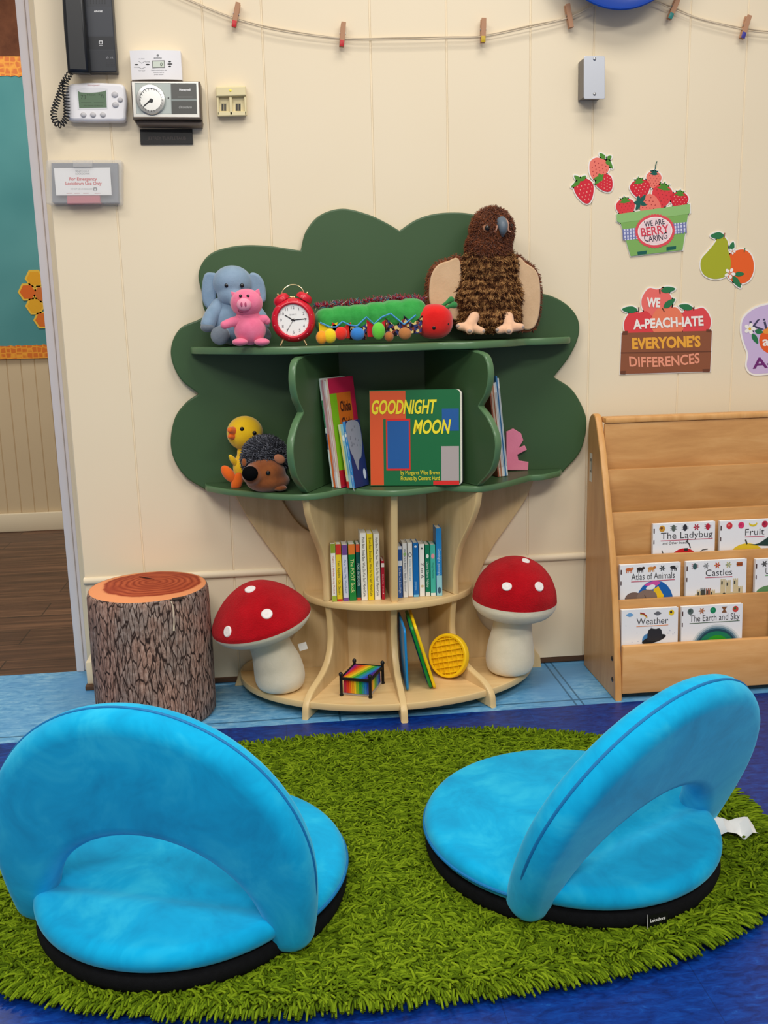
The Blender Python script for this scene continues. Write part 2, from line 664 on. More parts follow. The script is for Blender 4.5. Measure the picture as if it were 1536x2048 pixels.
# hall wall seen through the doorway: grooved wainscot below, brown cork above
M_BEAD = wall_material('beige_beadboard_paint', (214, 192, 156), (206, 184, 148))
t = NT('brown_cork'); v = t.coords()
t.color(t.ramp(t.noise(v, 9, 5, 0.7), [(0.3, (88, 52, 36)), (0.7, (120, 74, 50))])).rough(0.85, 0.2)
M_CORK = t.m
mb = MB(); prof = [(-3.2, 2.19)]
gx = -3.15
while gx < -0.2:
    prof += [(gx - 0.003, 2.19), (gx, 2.194), (gx + 0.003, 2.19)]
    gx += 0.063
prof.append((-0.2, 2.19))
mb.grid([[(x, y, z) for (x, y) in prof] for z in (0.0, 2.0)], M_BEAD)
mb.box2((-3.2, 2.185, 2.0), (-0.2, 2.25, 2.9), M_CORK)
struct(mb.build('wall_hall', angle=20))
mb = MB(); mb.box2((-3.2, 2.168, 0.0), (-0.2, 2.189, 0.09), M_CASE, 0.006)
struct(mb.build('baseboard_hall'))

# ------------------------------------------------------------------ bulletin board in the hall
bb = thing('bulletin_board', 'teal paper bulletin board with orange honeycomb borders on the hall wall through the doorway', 'bulletin board', (-1.9, 2.185, 0.82))
t = NT('teal_paper'); v = t.coords()
t.color(t.ramp(t.noise(v, 2.2, 2), [(0.3, (76, 138, 140)), (0.7, (96, 158, 158))])).rough(0.8, 0.2)
M_TEAL = t.m
t = NT('honeycomb_border'); v = t.coords((1, 0.02, 1))
vo = t.n('ShaderNodeTexVoronoi', feature='DISTANCE_TO_EDGE'); vo.inputs['Scale'].default_value = 42; vo.inputs['Randomness'].default_value = 0.35
t.l(v, vo.inputs['Vector'])
t.color(t.ramp(vo.outputs['Distance'], [(0.03, (240, 160, 40)), (0.16, (214, 110, 18))])).rough(0.6)
M_HONEY = t.m
mb = MB(); mb.box2((-3.0, 2.178, 0.84), (-0.5, 2.1845, 2.12), M_TEAL); mb.build('backing_paper', bb)
for z0, z1, edge in ((0.822, 0.886, 1), (2.05, 2.135, -1)):
    top = []
    n = 150
    for k in range(n + 1):
        x = -3.0 + 2.5 * k / n
        top.append((x, 0.006 * abs(math.sin(k * 1.35))))
    if edge > 0:
        pts = [(-3.0, z0), (-0.5, z0)] + [(x, z1 - w) for x, w in top[::-1]]
    else:
        pts = [(-0.5, z1), (-3.0, z1)] + [(x, z0 + w) for x, w in top]
    mb = MB(); mb.slab(pts, 0.003, lambda u, v, w: (u, 2.178 - w, v), M_HONEY); mb.build('border', bb)

hc = thing('honeycomb_decoration', 'paper honeycomb cutout of yellow and orange cells on the teal bulletin board', 'wall decoration', (-1.2, 2.178, 0.95))


def hexagon(cx, cy, r):
    return [(cx + r * math.cos(math.radians(60 * k)), cy + r * math.sin(math.radians(60 * k))) for k in range(6)]


def hex_px(px, py):
    q = at_y(px, py, 2.174); return q[0], q[2]


for (px, py), c in zip(((69, 557), (55, 584), (84, 588), (70, 612), (86, 640)),
                       ((226, 160, 24), (216, 100, 22), (206, 110, 40), (224, 164, 28), (214, 108, 28))):
    u0, v0 = hex_px(px, py)
    mb = MB(); mb.slab(hexagon(u0, v0, 0.044), 0.003, lambda u, v, w: (u, 2.1775 - w, v), paint((232, 186, 62)))
    cd = Card(mb, lambda u, v, h: (u, 2.1745 - h, v)); cd.poly(hexagon(u0, v0, 0.035), paint(c), 2)
    mb.build('cell', hc)

# ================================================================== TREE BOOKSHELF
t = NT('green_laminate'); v = t.coords()
t.color(t.ramp(t.noise(v, 3, 2), [(0.3, (58, 86, 53)), (0.7, (62, 91, 56))])).rough(0.42, 0.4)
M_GREEN = t.m
t = NT('green_edge_band'); t.color((86, 120, 82)).rough(0.3, 0.5)
M_GREENE = t.m


def wood(name, c1, c2, c3, scale=(1, 1, 1), rough=0.42, nscale=1.0):
    t = NT(name); v = t.coords(scale)
    f = t.noise(v, 6 * nscale, 5, 0.62, 0.4)
    f2 = t.noise(v, 1.2 * nscale, 2)
    c = t.ramp(f, [(0.3, c1), (0.52, c2), (0.72, c3)])
    t.color(t.mix(t.math('MULTIPLY', f2, 0.35), c, c1)).rough(rough, 0.35)
    return t.m


M_MAPLE = wood('maple_laminate', (208, 178, 128), (222, 194, 144), (230, 204, 158), (5, 5, 0.6))
M_MAPLEH = wood('maple_laminate_shelf', (214, 178, 122), (228, 194, 138), (236, 206, 152), (0.8, 6, 4))
M_MAPLEE = paint((222, 192, 138), 0.35, 0.4)

TX = 0.022
tree = thing('tree_bookshelf', 'green and maple tree-shaped bookshelf standing against the cream wall', 'bookshelf', (TX, -0.15, 0))
PX = lambda pts, y: [(q[0], q[2]) for q in (at_y(a, b, y) for a, b in pts)]

# leafy green back panel
crown = path(
    [(404, 590), (397, 545), (420, 508), (470, 492), (530, 491), (601, 501)],
    [(601, 501), (612, 462), (640, 430), (685, 417), (735, 428), (772, 445), (799, 461)],
    [(799, 461), (835, 438), (880, 426), (940, 427), (985, 445), (1015, 480), (1030, 520), (1040, 560), (1050, 590)],
    [(1050, 590), (1090, 588), (1130, 606), (1155, 635), (1158, 670), (1140, 712), (1108, 754)],
    [(1108, 754), (1145, 780), (1170, 825), (1173, 860), (1160, 905), (1130, 940), (1122, 950)],
    [(1122, 950), (1000, 958), (760, 974), (500, 985), (410, 980)],
    [(410, 980), (372, 955), (348, 920), (341, 880), (350, 835), (372, 805), (397, 788)],
    [(397, 788), (362, 760), (343, 720), (344, 685), (362, 655), (395, 640), (413, 630)],
    [(413, 630), (406, 612), (404, 590)])
mb = MB()
mb.slab(PX(crown, -0.021), 0.018, lambda u, v, w: (u, -0.022 + w, v), M_GREEN, 0.004)
mb.build('crown_panel', tree)

# maple trunk board behind, spreading into branches and roots
mb = MB()
mb.slab(PX(path(
    [(462, 975), (492, 1030), (530, 1085), (567, 1135), (592, 1180), (602, 1215)],
    [(602, 1215), (598, 1250), (580, 1282), (545, 1308), (505, 1322), (482, 1340), (470, 1372)],
    [(470, 1372), (760, 1352), (1083, 1336)],
    [(1083, 1336), (1078, 1310), (1055, 1290), (1010, 1275), (975, 1258), (955, 1230), (950, 1195)],
    [(950, 1195), (958, 1150), (985, 1095), (1020, 1045), (1050, 1000), (1068, 960)],
    [(1068, 960), (950, 966)],
    [(950, 966), (925, 1010), (905, 1050), (893, 1085)],
    [(893, 1085), (882, 1050), (880, 1010), (884, 966)],
    [(884, 966), (720, 974), (632, 978)],
    [(632, 978), (632, 1030), (622, 1065)],
    [(622, 1065), (600, 1050), (578, 1022), (560, 992), (556, 980)],
    [(556, 980), (462, 975)]), -0.021), 0.018, lambda u, v, w: (u, -0.022 + w, v), M_MAPLE, 0.002)
mb.build('trunk_panel', tree)

# upright fins: two splayed, one straight; each is a board in its own vertical plane
FIN = {'left': (np.array([TX - 0.122, -0.0225]), np.array([-0.129, -0.272])),
       'right': (np.array([TX + 0.118, -0.0225]), np.array([0.121, -0.266])),
       'middle': (np.array([TX, -0.0225]), np.array([0.0, -1.0]))}


def fin_fn(side, t=0.018):
    p0, d = FIN[side]; d = d / np.linalg.norm(d); n = np.array([-d[1], d[0]])

    def fn(s, z, w):
        q = p0 + d * (s - 0.022) + n * (w - t / 2)
        return (q[0], q[1], z)
    return fn


S0 = 0.0225
low = [(0.310, 0.0), (0.302, 0.036), (0.268, 0.060), (0.197, 0.080), (0.152, 0.106), (0.130, 0.150), (0.130, 0.200), (0.138, 0.2445)]
high = [(0.146, 0.2625), (0.147, 0.32), (0.168, 0.39), (0.215, 0.46), (0.243, 0.51), (0.254, 0.5515)]
for side in ('left', 'right'):
    mb = MB(); pts = cr(low, 8).tolist() + [(S0, 0.2445), (S0, 0.0)]
    mb.slab(pts, 0.018, fin_fn(side), M_MAPLE, 0.004, M_MAPLEE); mb.build('trunk_fin', tree)
    mb = MB(); pts = cr(high, 8).tolist() + [(S0, 0.5515), (S0, 0.2625)]
    mb.slab(pts, 0.018, fin_fn(side), M_MAPLE, 0.004, M_MAPLEE); mb.build('branch_fin', tree)
    mb = MB()
    g = cr([(0.236, 0.902), (0.285, 0.890), (0.303, 0.850), (0.292, 0.803), (0.262, 0.767)], 8).tolist() + \
        cr([(0.262, 0.767), (0.297, 0.742), (0.325, 0.705), (0.330, 0.665), (0.310, 0.615), (0.255, 0.5685)], 8).tolist()[1:]
    mb.slab(g + [(S0, 0.5685), (S0, 0.902)], 0.018, fin_fn(side), M_GREEN, 0.004, M_GREENE); mb.build('divider', tree)
mb = MB()
pts = cr([(0.342, 0.0), (0.330, 0.036), (0.285, 0.056), (0.215, 0.075), (0.165, 0.11), (0.147, 0.155), (0.150, 0.2), (0.160, 0.2445)], 8).tolist()
mb.slab(pts + [(S0, 0.2445), (S0, 0.0)], 0.018, fin_fn('middle'), M_MAPLE, 0.004, M_MAPLEE); mb.build('trunk_fin', tree)
mb = MB()
pts = cr([(0.178, 0.2625), (0.188, 0.32), (0.203, 0.42), (0.222, 0.5515)], 8).tolist()
mb.slab(pts + [(S0, 0.5515), (S0, 0.2625)], 0.018, fin_fn('middle'), M_MAPLE, 0.004, M_MAPLEE); mb.build('branch_fin', tree)


def zslab(mb, pts, z0, z1, mat, r, em):
    mb.slab(pts, z1 - z0, lambda u, v, w: (u, v, z0 + w), mat, r, em)


mb = MB(); n = 64
pts = [(0.014 + 0.405 * math.cos(PI + PI * k / n), -0.0225 - 0.298 * math.sin(PI * k / n)) for k in range(n + 1)]
zslab(mb, pts, 0.024, 0.042, M_MAPLEH, 0.003, M_MAPLEE); mb.build('base_shelf', tree)
mb = MB()
pts = [(TX + 0.232 * math.cos(PI + PI * k / n), -0.0225 - 0.172 * math.sin(PI * k / n)) for k in range(n + 1)]
zslab(mb, pts, 0.2445, 0.2625, M_MAPLEH, 0.004, M_MAPLEE); mb.build('middle_shelf', tree)
mb = MB()
LS = [[(411, 973), (450, 980), (495, 984)], [(495, 984), (536, 988), (588, 990), (640, 987), (695, 976)], [(695, 976), (734, 980), (786, 981), (838, 977), (890, 969)],
      [(890, 969), (922, 971), (963, 971), (1005, 964), (1060, 949)], [(1060, 949), (1088, 947), (1118, 940)]]
LS = [[(q[0], q[1] - 0.03 * q[0]) for q in (at_z(a, b, 0.568) for a, b in sg)] for sg in LS]
pts = path([(LS[0][0][0] - 0.006, -0.0225), (LS[0][0][0] - 0.004, LS[0][0][1] + 0.02), LS[0][0]], *LS, [LS[-1][-1], (LS[-1][-1][0] + 0.010, LS[-1][-1][1] + 0.022), (LS[-1][-1][0] + 0.012, -0.0225)],
           [(LS[-1][-1][0] + 0.012, -0.0225), (LS[0][0][0] - 0.006, -0.0225)])
zslab(mb, pts, 0.552, 0.568, M_GREEN, 0.004, M_GREENE); mb.build('lower_leaf_shelf', tree)
mb = MB()
pts = path([(-0.470, -0.0225), (-0.462, -0.055), (-0.400, -0.120), (-0.340, -0.172)],
           [(-0.340, -0.172), (-0.270, -0.228), (-0.195, -0.245), (-0.105, -0.218)],
           [(-0.105, -0.218), (-0.035, -0.252), (0.040, -0.258), (0.145, -0.220)],
           [(0.145, -0.220), (0.220, -0.232), (0.300, -0.190), (0.385, -0.112)],
           [(0.385, -0.112), (0.450, -0.102), (0.510, -0.060), (0.520, -0.0225)], [(0.520, -0.0225), (-0.470, -0.0225)])
zslab(mb, pts, 0.904, 0.922, M_GREEN, 0.004, M_GREENE); mb.build('upper_leaf_shelf', tree)

# ================================================================== THINGS ON THE WALL
BLACK = paint((28, 30, 34), 0.35, 0.4)
BLACK2 = paint((48, 51, 58), 0.4, 0.4)
WHITE = paint((240, 240, 240), 0.4)
PLAST = paint((236, 234, 236), 0.35, 0.4)
METAL = paint((176, 178, 180), 0.35, 0.5, 0.9)
GREY = paint((120, 122, 124), 0.45)


def wall_fn(y0):
    def fn(px, py, h):
        q = at_y(px, py, y0 - h); return (q[0], q[1], q[2])
    return fn


def c1(fn):            # print in the 520x440 crop's own scale (2.954 per photo pixel)
    return lambda u, v, h: fn(u * 0.33854, v * 0.33854, h)


def px_slab(mb, pts, y_back, y_front, mat, r=0.0, em=None):
    """outline measured at its front face, extruded straight back to y_back"""
    P = [(q[0], q[2]) for q in (at_y(a, b, y_front) for a, b in pts)]
    mb.slab(P, y_back - y_front, lambda u, v, w: (u, y_front + w, v), mat, r, em)
    return mb


def wpt(px, py, y):
    return tuple(float(a) for a in at_y(px, py, y))


S1 = 0.33854
C1 = lambda pts: [(a * S1, b * S1) for a, b in pts]

# --- black wall intercom
ic = thing('wall_intercom', 'black wall intercom telephone with handset and coiled cord, top left of the wall', 'intercom', wpt(180, 60, -0.001))
mb = MB()
px_slab(mb, C1([(478, -330), (640, -330), (691, 425), (515, 425)]), -0.0005, -0.034, BLACK2, 0.004)
mb.build('base', ic)
mb = MB(); cd = Card(mb, c1(wall_fn(-0.034)), -1)
cd.poly([(508, 40), (658, 40), (668, 212), (520, 212)], paint((58, 61, 68), 0.4), 1)
cd.poly([(521, 218), (669, 218), (675, 292), (526, 292)], paint((36, 38, 43), 0.4), 1)
cd.poly([(528, 298), (676, 298), (684, 418), (534, 418)], paint((44, 47, 53), 0.4), 1)
cd.text('AIPHONE', 580, 68, 14, WHITE, 2, width=50, bold=0.02)
cd.poly(rrect(584, 240, 607, 262, 4), paint((205, 205, 205)), 2); cd.poly(rrect(589, 245, 602, 257, 2), BLACK, 3)
cd.line([(587, 268), (605, 268)], 3, paint((205, 205, 205)), 2)
for k in range(5):
    for j in range(6):
        cd.ell(628 + 9 * j + k, 350 + 10 * k, 2.6, 2.6, BLACK, 2, n=8)
        cd.ell(535 + 17 * j, 2 + 9 * (k - 2), 3.5, 3, BLACK, 2, n=8)
cd.text('ab .nk', 648, 340, 20, paint((150, 150, 155)), 2, width=44)
mb.build('key_panel', ic)
mb = MB()
px_slab(mb, C1([(345, -330), (462, -330), (528, 430), (396, 424), (372, 160)]), -0.030, -0.066, BLACK, 0.010)
hs = mb.build('handset', ic, angle=60)
for q in ([(375, -280), (455, -280), (455, -180), (380, -180)], [(420, 330), (500, 330), (500, 400), (420, 400)]):
    mb = MB(); px_slab(mb, C1(q), -0.0005, -0.031, BLACK); mb.build('cradle', ic)
cp = cr([wpt(a * S1, b * S1, y) for a, b, y in ((400, 425, -0.045), (378, 470, -0.042), (352, 560, -0.042), (318, 660, -0.042), (330, 722, -0.042),
                                                (362, 735, -0.042), (392, 690, -0.042), (392, 590, -0.042), (385, 500, -0.042), (410, 455, -0.042), (440, 425, -0.042))], 40)
seg = np.r_[0, np.cumsum(np.linalg.norm(np.diff(cp, axis=0), axis=1))]
N = 1400; ss = np.linspace(0, seg[-1], N); cpi = np.stack([np.interp(ss, seg, cp[:, k]) for k in range(3)], 1)
tn = np.gradient(cpi, axis=0); tn /= np.linalg.norm(tn, axis=1)[:, None]
aa = np.cross(tn, [0, 1.0, 0]); aa /= np.linalg.norm(aa, axis=1)[:, None]; bb_ = np.cross(tn, aa)
phi = ss / 0.0068 * 2 * PI; env = np.clip(np.minimum(ss, ss[-1] - ss) / 0.035, 0.12, 1)[:, None] * 0.0068
mb = MB(); mb.tube(cpi + (aa * np.cos(phi)[:, None] + bb_ * np.sin(phi)[:, None]) * env, 0.0016, BLACK, 5)
mb.build('coiled_cord', ic)

# --- white digital thermostat
th = thing('digital_thermostat', 'white digital thermostat with a green screen, left of the old dial thermostat', 'thermostat', wpt(190, 204, -0.001))
mb = MB()
o = cr([(405, 500), (480, 488), (560, 486), (640, 489), (722, 498), (742, 545), (749, 600), (744, 660), (732, 712), (640, 716), (560, 717), (480, 714),
        (408, 708), (388, 660), (380, 600), (385, 550)], 5, True)
px_slab(mb, C1(o.tolist()), -0.0005, -0.030, PLAST, 0.006); mb.build('casing', th, angle=60)
mb = MB(); cd = Card(mb, c1(wall_fn(-0.0302)), -1)
cd.poly(path([(452, 530), (500, 518), (590, 516), (636, 524)], [(636, 524), (636, 644)], [(636, 644), (460, 648)], [(460, 648), (452, 530)]), paint((222, 222, 224)), 1)
cd.poly(path([(460, 536), (480, 546), (545, 548), (610, 540), (627, 533)], [(627, 533), (631, 636)], [(631, 636), (468, 639)], [(468, 639), (460, 536)]), paint((98, 122, 96), 0.25), 2)
dk = paint((60, 76, 58))
cd.text('73', 492, 575, 34, dk, 3); cd.text('Heat  70', 560, 560, 14, dk, 3, width=90); cd.text('72', 604, 572, 22, dk, 3)
cd.line([(480, 606), (540, 606)], 3, dk, 3); cd.line([(556, 606), (612, 606)], 3, dk, 3); cd.text('FOLLOWING SCHEDULE', 550, 624, 9, dk, 3, width=110)
cd.text('Honeywell', 552, 503, 14, paint((200, 150, 150)), 1, width=70)
mb.build('screen', th)
for k, (bx, by, rr) in enumerate(((678, 559, 18), (710, 590, 15), (682, 619, 18), (493, 678, 16), (550, 678, 16), (608, 678, 16))):
    c = at_y(bx * S1, by * S1, -0.0305); s_ = rr * S1 / ppm(-0.03)
    mb = MB(); mb.ell(c, (s_, 0.0035, s_ * 0.86), paint((196, 194, 196), 0.35), seg=18, rings=8); mb.build('button', th)

# --- old dial thermostat in its metal cover
ot = thing('dial_thermostat', 'old grey thermostat with a round dial in a brown and silver metal case', 'thermostat', wpt(333, 205, -0.001))
mb = MB()
mb_case = paint((104, 92, 82), 0.4, 0.4, 0.4)
px_slab(mb, C1([(770, 477), (1181, 480), (1190, 704), (785, 704)]), -0.0005, -0.058, mb_case, 0.003); mb.build('metal_case', ot)
mb = MB(); cd = Card(mb, c1(wall_fn(-0.0582)), -1)
cd.poly([(778, 482), (1170, 484), (1178, 692), (790, 690)], paint((196, 194, 188), 0.3, 0.5, 0.6), 1)
cd.poly([(794, 490), (1160, 492), (1165, 674), (806, 672)], paint((140, 148, 144), 0.4), 2)
cd.poly([(797, 493), (1007, 493), (1012, 671), (808, 671)], paint((184, 192, 186), 0.4), 3)
cd.poly([(1010, 495), (1158, 496), (1161, 584), (1013, 585)], paint((92, 92, 88), 0.4), 3)
cd.poly([(1013, 597), (1161, 596), (1163, 673), (1016, 674)], paint((84, 84, 80), 0.4), 3)
cd.text('Honeywell', 1092, 531, 17, WHITE, 4, width=66, bold=0.03); cd.line([(1050, 573), (1136, 573)], 3, paint((150, 150, 146)), 4)
cd.text('Chronotherm', 1095, 634, 22, paint((190, 190, 186)), 4, width=76, shear=0.35); cd.ell(995, 579, 5, 5, BLACK, 4, n=10)
mb.build('face_plate', ot)
c = at_y(893 * S1, 590 * S1, -0.059); s_ = S1 / ppm(-0.058)
mb = MB(); mb.lathe([(0, 0), (76 * s_, 0), (78 * s_, 0.003), (74 * s_, 0.007), (58 * s_, 0.008), (56 * s_, 0.005), (0, 0.005)], paint((200, 200, 198), 0.25, 0.5, 0.85), c, rx(90), 40)
dl_ = mb.build('dial', ot)
mb = MB(); cd = Card(mb, c1(wall_fn(-0.0645)), -1)
for k in range(24):
    a = 2 * PI * k / 24; cd2 = (math.cos(a), math.sin(a))
    mb2 = Card(mb, c1(wall_fn(-0.0672)), -1); mb2.line([(893 + 62 * cd2[0], 590 + 62 * cd2[1]), (893 + 70 * cd2[0], 590 + 70 * cd2[1])], 2.5, BLACK, 1)
cd.poly([(898, 590), (890, 584), (846, 626), (850, 632)], BLACK, 1); cd.ell(893, 594, 12, 12, BLACK, 2)
mb.build('pointer', dl_)
mb = MB(); px_slab(mb, C1([(795, 714), (1196, 716), (1192, 744), (812, 738)]), -0.0005, -0.040, paint((112, 98, 86), 0.5), 0.003); mb.build('bracket', ot)

# --- white alarm sitting on the old thermostat
al = thing('carbon_monoxide_alarm', 'white curved gas alarm with a small display, above the old dial thermostat', 'alarm', wpt(312, 158, -0.001))
q0, q1 = at_y(778 * S1, 472 * S1, -0.03), at_y(1066 * S1, 300 * S1, -0.03)
mb = MB(); P = []
prf = [(0, -0.0008), (0.0005, -0.020), (0.01, -0.027), (0.05, -0.033), (0.5, -0.036), (0.9, -0.034), (0.985, -0.027), (0.9995, -0.018), (1.0, -0.0008)]
for zz in (0, 1):
    row = []
    for k in range(25):
        t_ = k / 24; bow = 0.006 * (1 - (2 * t_ - 1) ** 2)
        row.append((q0[0] + (q1[0] - q0[0]) * t_, -0.030 - bow, q0[2] + (q1[2] - q0[2]) * zz))
    P.append(row)
P = np.array(P); bk = P.copy(); bk[:, :, 1] = -0.0006
mb.grid([bk[0], P[0], P[1], bk[1]], PLAST)
for e in (0, 24):
    mb.add([bk[0][e], P[0][e], P[1][e], bk[1][e]], [[0, 1, 2, 3]], PLAST)
mb.add([bk[0][0], bk[0][24], bk[1][24], bk[1][0]], [[0, 1, 2, 3]], PLAST)
mb.build('casing', al, angle=50)
mb = MB(); cd = Card(mb, c1(lambda a, b, h: wall_fn(-0.030 - 0.006 * (1 - min(1, abs(2 * (a / S1 - 778) / 288 - 1)) ** 2) - 0.0003)(a, b, h)), -1)
cd.poly([(898, 358), (972, 356), (974, 401), (900, 403)], paint((120, 122, 118)), 1); cd.poly([(903, 363), (968, 361), (970, 397), (905, 398)], paint((206, 214, 200), 0.3), 2)
cd.text('0', 953, 381, 30, dk, 3); cd.text('KIDDE', 932, 344, 12, GREY, 1, width=46, bold=0.02); cd.ell(932, 327, 7, 6, GREY, 1)
cd.text('CARBON MONOXIDE ALARM', 938, 416, 9, GREY, 1, width=92); cd.text('move to fresh air', 938, 428, 9, GREY, 1, width=64); cd.text('press button', 938, 440, 9, GREY, 1, width=54)
for bx, by in ((806, 382), (872, 381)):
    cd.ell(bx, by, 12, 4, BLACK, 1)
for bx, by, w_ in ((1003, 364, 8), (1004, 378, 15), (1003, 392, 8)):
    cd.ell(bx, by, w_, 4, BLACK, 1)
cd.line([(818, 362), (838, 374), (858, 360)], 2, GREY, 1); cd.line([(815, 396), (838, 406), (860, 396)], 2, GREY, 1)
cd.text('ALARM', 836, 348, 9, GREY, 1, width=34); cd.text('TEST RESET', 838, 418, 9, GREY, 1, width=40); cd.text('FAULT', 806, 398, 8, GREY, 1, width=28); cd.text('POWER', 872, 366, 8, GREY, 1, width=28)
mb.build('display_panel', al)

# --- black name plate
mb = MB(); px_slab(mb, C1([(826, 763), (1136, 762), (1139, 851), (830, 853)]), -0.0005, -0.006, paint((22, 22, 24), 0.4), 0.001)
cd = Card(mb, c1(wall_fn(-0.0062)), -1); cd.text('JEFFREY TURTLETAUB', 985, 818, 26, paint((88, 78, 74)), 1, width=226)
tag(mb.build('name_plate', org=wpt(332, 272, -0.001)), 'small black engraved name plate under the old dial thermostat', 'sign')

# --- cream double socket
ds = thing('charger_cradle', 'small cream plastic double charger holder with a yellow light on the wall', 'charger', wpt(462, 202, -0.001))
CRM = paint((226, 212, 166), 0.4)
mb = MB(); px_slab(mb, C1([(1276, 512), (1450, 508), (1455, 680), (1284, 684)]), -0.0005, -0.012, CRM, 0.002)
px_slab(mb, C1([(1273, 514), (1451, 509), (1454, 564), (1276, 570)]), -0.011, -0.026, CRM, 0.003)
for a, b in ((1278, 1292), (1352, 1370), (1440, 1455)):
    px_slab(mb, C1([(a, 568), (b, 567), (b + 4, 680), (a + 6, 682)]), -0.011, -0.022, CRM, 0.002)
px_slab(mb, C1([(1284, 660), (1456, 656), (1457, 682), (1286, 686)]), -0.011, -0.022, CRM, 0.002)
mb.build('casing', ds)
for a in (1306, 1391):
    mb = MB(); cd = Card(mb, c1(wall_fn(-0.0122)), -1)
    cd.rect(a, 612, a + 32, 656, paint((150, 140, 110)), 1); cd.rect(a + 4, 614, a + 13, 654, paint((60, 58, 56)), 2); cd.rect(a + 19, 614, a + 28, 654, paint((60, 58, 56)), 2)
    mb.build('contact', ds)
mb = MB(); c = at_y(1361 * S1, 535 * S1, -0.0262); mb.ell(c, (0.003, 0.0012, 0.003), paint((250, 236, 90), 0.3)); mb.build('indicator_lamp', ds)

# --- clear lockdown box
M_CLEAR = NT('frosted_clear_plastic'); M_CLEAR.color((232, 230, 228)).rough(0.25, 0.5)
M_CLEAR.b.inputs['Alpha'].default_value = 0.28
M_CLEAR = M_CLEAR.m
lk = thing('emergency_lockdown_box', 'clear plastic emergency lockdown box with white and red label on the wall', 'box', wpt(168, 364, -0.001))
mb = MB(); px_slab(mb, C1([(302, 962), (694, 962), (700, 1196), (308, 1196)]), -0.0006, -0.020, paint((120, 126, 134), 0.6), 0.002); mb.build('grey_insert', lk)
mb = MB(); px_slab(mb, C1([(392, 1120), (588, 1116), (592, 1200), (396, 1204)]), -0.0006, -0.030, paint((190, 84, 100), 0.5), 0.002); mb.build('red_block', lk)
mb = MB(); px_slab(mb, C1([(318, 994), (650, 990), (660, 1152), (332, 1154)]), -0.031, -0.0318, WHITE)
cd = Card(mb, c1(wall_fn(-0.0319)), -1); red = paint((206, 60, 66))
cd.text('NIGHTLOCK', 486, 1011, 17, GREY, 1, width=80); cd.text('LOCKDOWN', 488, 1027, 17, GREY, 1, width=82)
cd.text('For Emergency', 491, 1058, 27, red, 1, width=164, bold=0.025); cd.text('Lockdown Use Only', 494, 1084, 27, red, 1, width=214, bold=0.025)
cd.text('DO NOT USE AS DEADLOCK', 482, 1117, 12, GREY, 1, width=130); cd.ell(562, 1117, 12, 12, GREY, 1); cd.poly([(556, 1125), (562, 1106), (568, 1125)], WHITE, 2)
for a in (394, 440, 492, 560):
    cd.line([(a, 1142), (a + 32, 1141)], 3, paint((200, 130, 130)), 1)
mb.build('label_card', lk)
mb = MB(); px_slab(mb, C1(rrect(271, 944, 719, 1206, 12)), -0.0004, -0.036, M_CLEAR, 0.003); px_slab(mb, C1([(430, 950), (548, 948), (545, 985), (432, 987)]), -0.036, -0.040, M_CLEAR, 0.001); mb.build('clear_case', lk)

# --- grey metal junction box
jb = thing('metal_junction_box', 'grey metal electrical box with a blank cover plate on the wall', 'electrical box', wpt(1187, 155, -0.001))
GAL = paint((150, 156, 166), 0.35, 0.5, 0.55)
mb = MB(); px_slab(mb, [(1167, 117), (1207, 117), (1206, 194), (1166, 195)], -0.0005, -0.045, paint((128, 124, 122), 0.45, 0.4, 0.4), 0.002); mb.build('box_body', jb)
mb = MB(); px_slab(mb, rrect(1168, 112, 1210, 198, 3), -0.045, -0.048, paint((196, 200, 208), 0.35, 0.5, 0.25), 0.001); cv = mb.build('cover_plate', jb)
for py in (118, 188):
    mb = MB(); c = at_y(1189, py, -0.048); mb.ell(c, (0.0042, 0.002, 0.0042), METAL, seg=14, rings=8); mb.build('screw', jb)

# --- clothes line with its pegs
LN = [(250, -70), (330, -22), (375, 0), (470, 38), (560, 62), (685, 77), (800, 79), (900, 76), (966, 73), (1060, 55), (1135, 36), (1190, 10), (1240, -14), (1300, 0), (1345, 18), (1400, 38), (1490, 60), (1540, 66), (1620, 72), (1800, 62), (2000, 20)]
t = NT('cotton_string'); t.color((214, 198, 172)).rough(0.9, 0.1); M_STRING = t.m
cl = thing('clothesline', 'thin double cotton string strung in swags along the top of the wall', 'string', wpt(800, 77, -0.012))
for off, yy in ((0.0, -0.0165), (-4.5, -0.0035)):
    pts = cr([at_y(a, b + off * (0.3 + 0.7 * math.sin(i * 1.9) ** 2), yy) for i, (a, b) in enumerate(LN)], 8)
    mb = MB(); mb.tube(pts, 0.0016, M_STRING, 6); mb.build('cord', cl)
WOOD_PEG = paint((186, 140, 108), 0.7)
pegs = [(472, 31, 14, (196, 36, 44), 'wooden clothespin with a red tip, leftmost on the clothesline'),
        (685, 70, 7, (190, 44, 50), 'wooden clothespin with a red tip at the lowest left part of the clothesline'),
        (966, 62, 2, (196, 164, 34), 'wooden clothespin with a yellow tip on the clothesline'),
        (1138, 33, -12, None, 'plain wooden clothespin without a coloured tip, left of the blue dish'),
        (1347, 17, 24, (40, 130, 124), 'wooden clothespin with a teal tip, right of the blue dish'),
        (1490, 55, 16, (62, 60, 150), 'wooden clothespin with a blue and violet tip at the right end of the clothesline')]
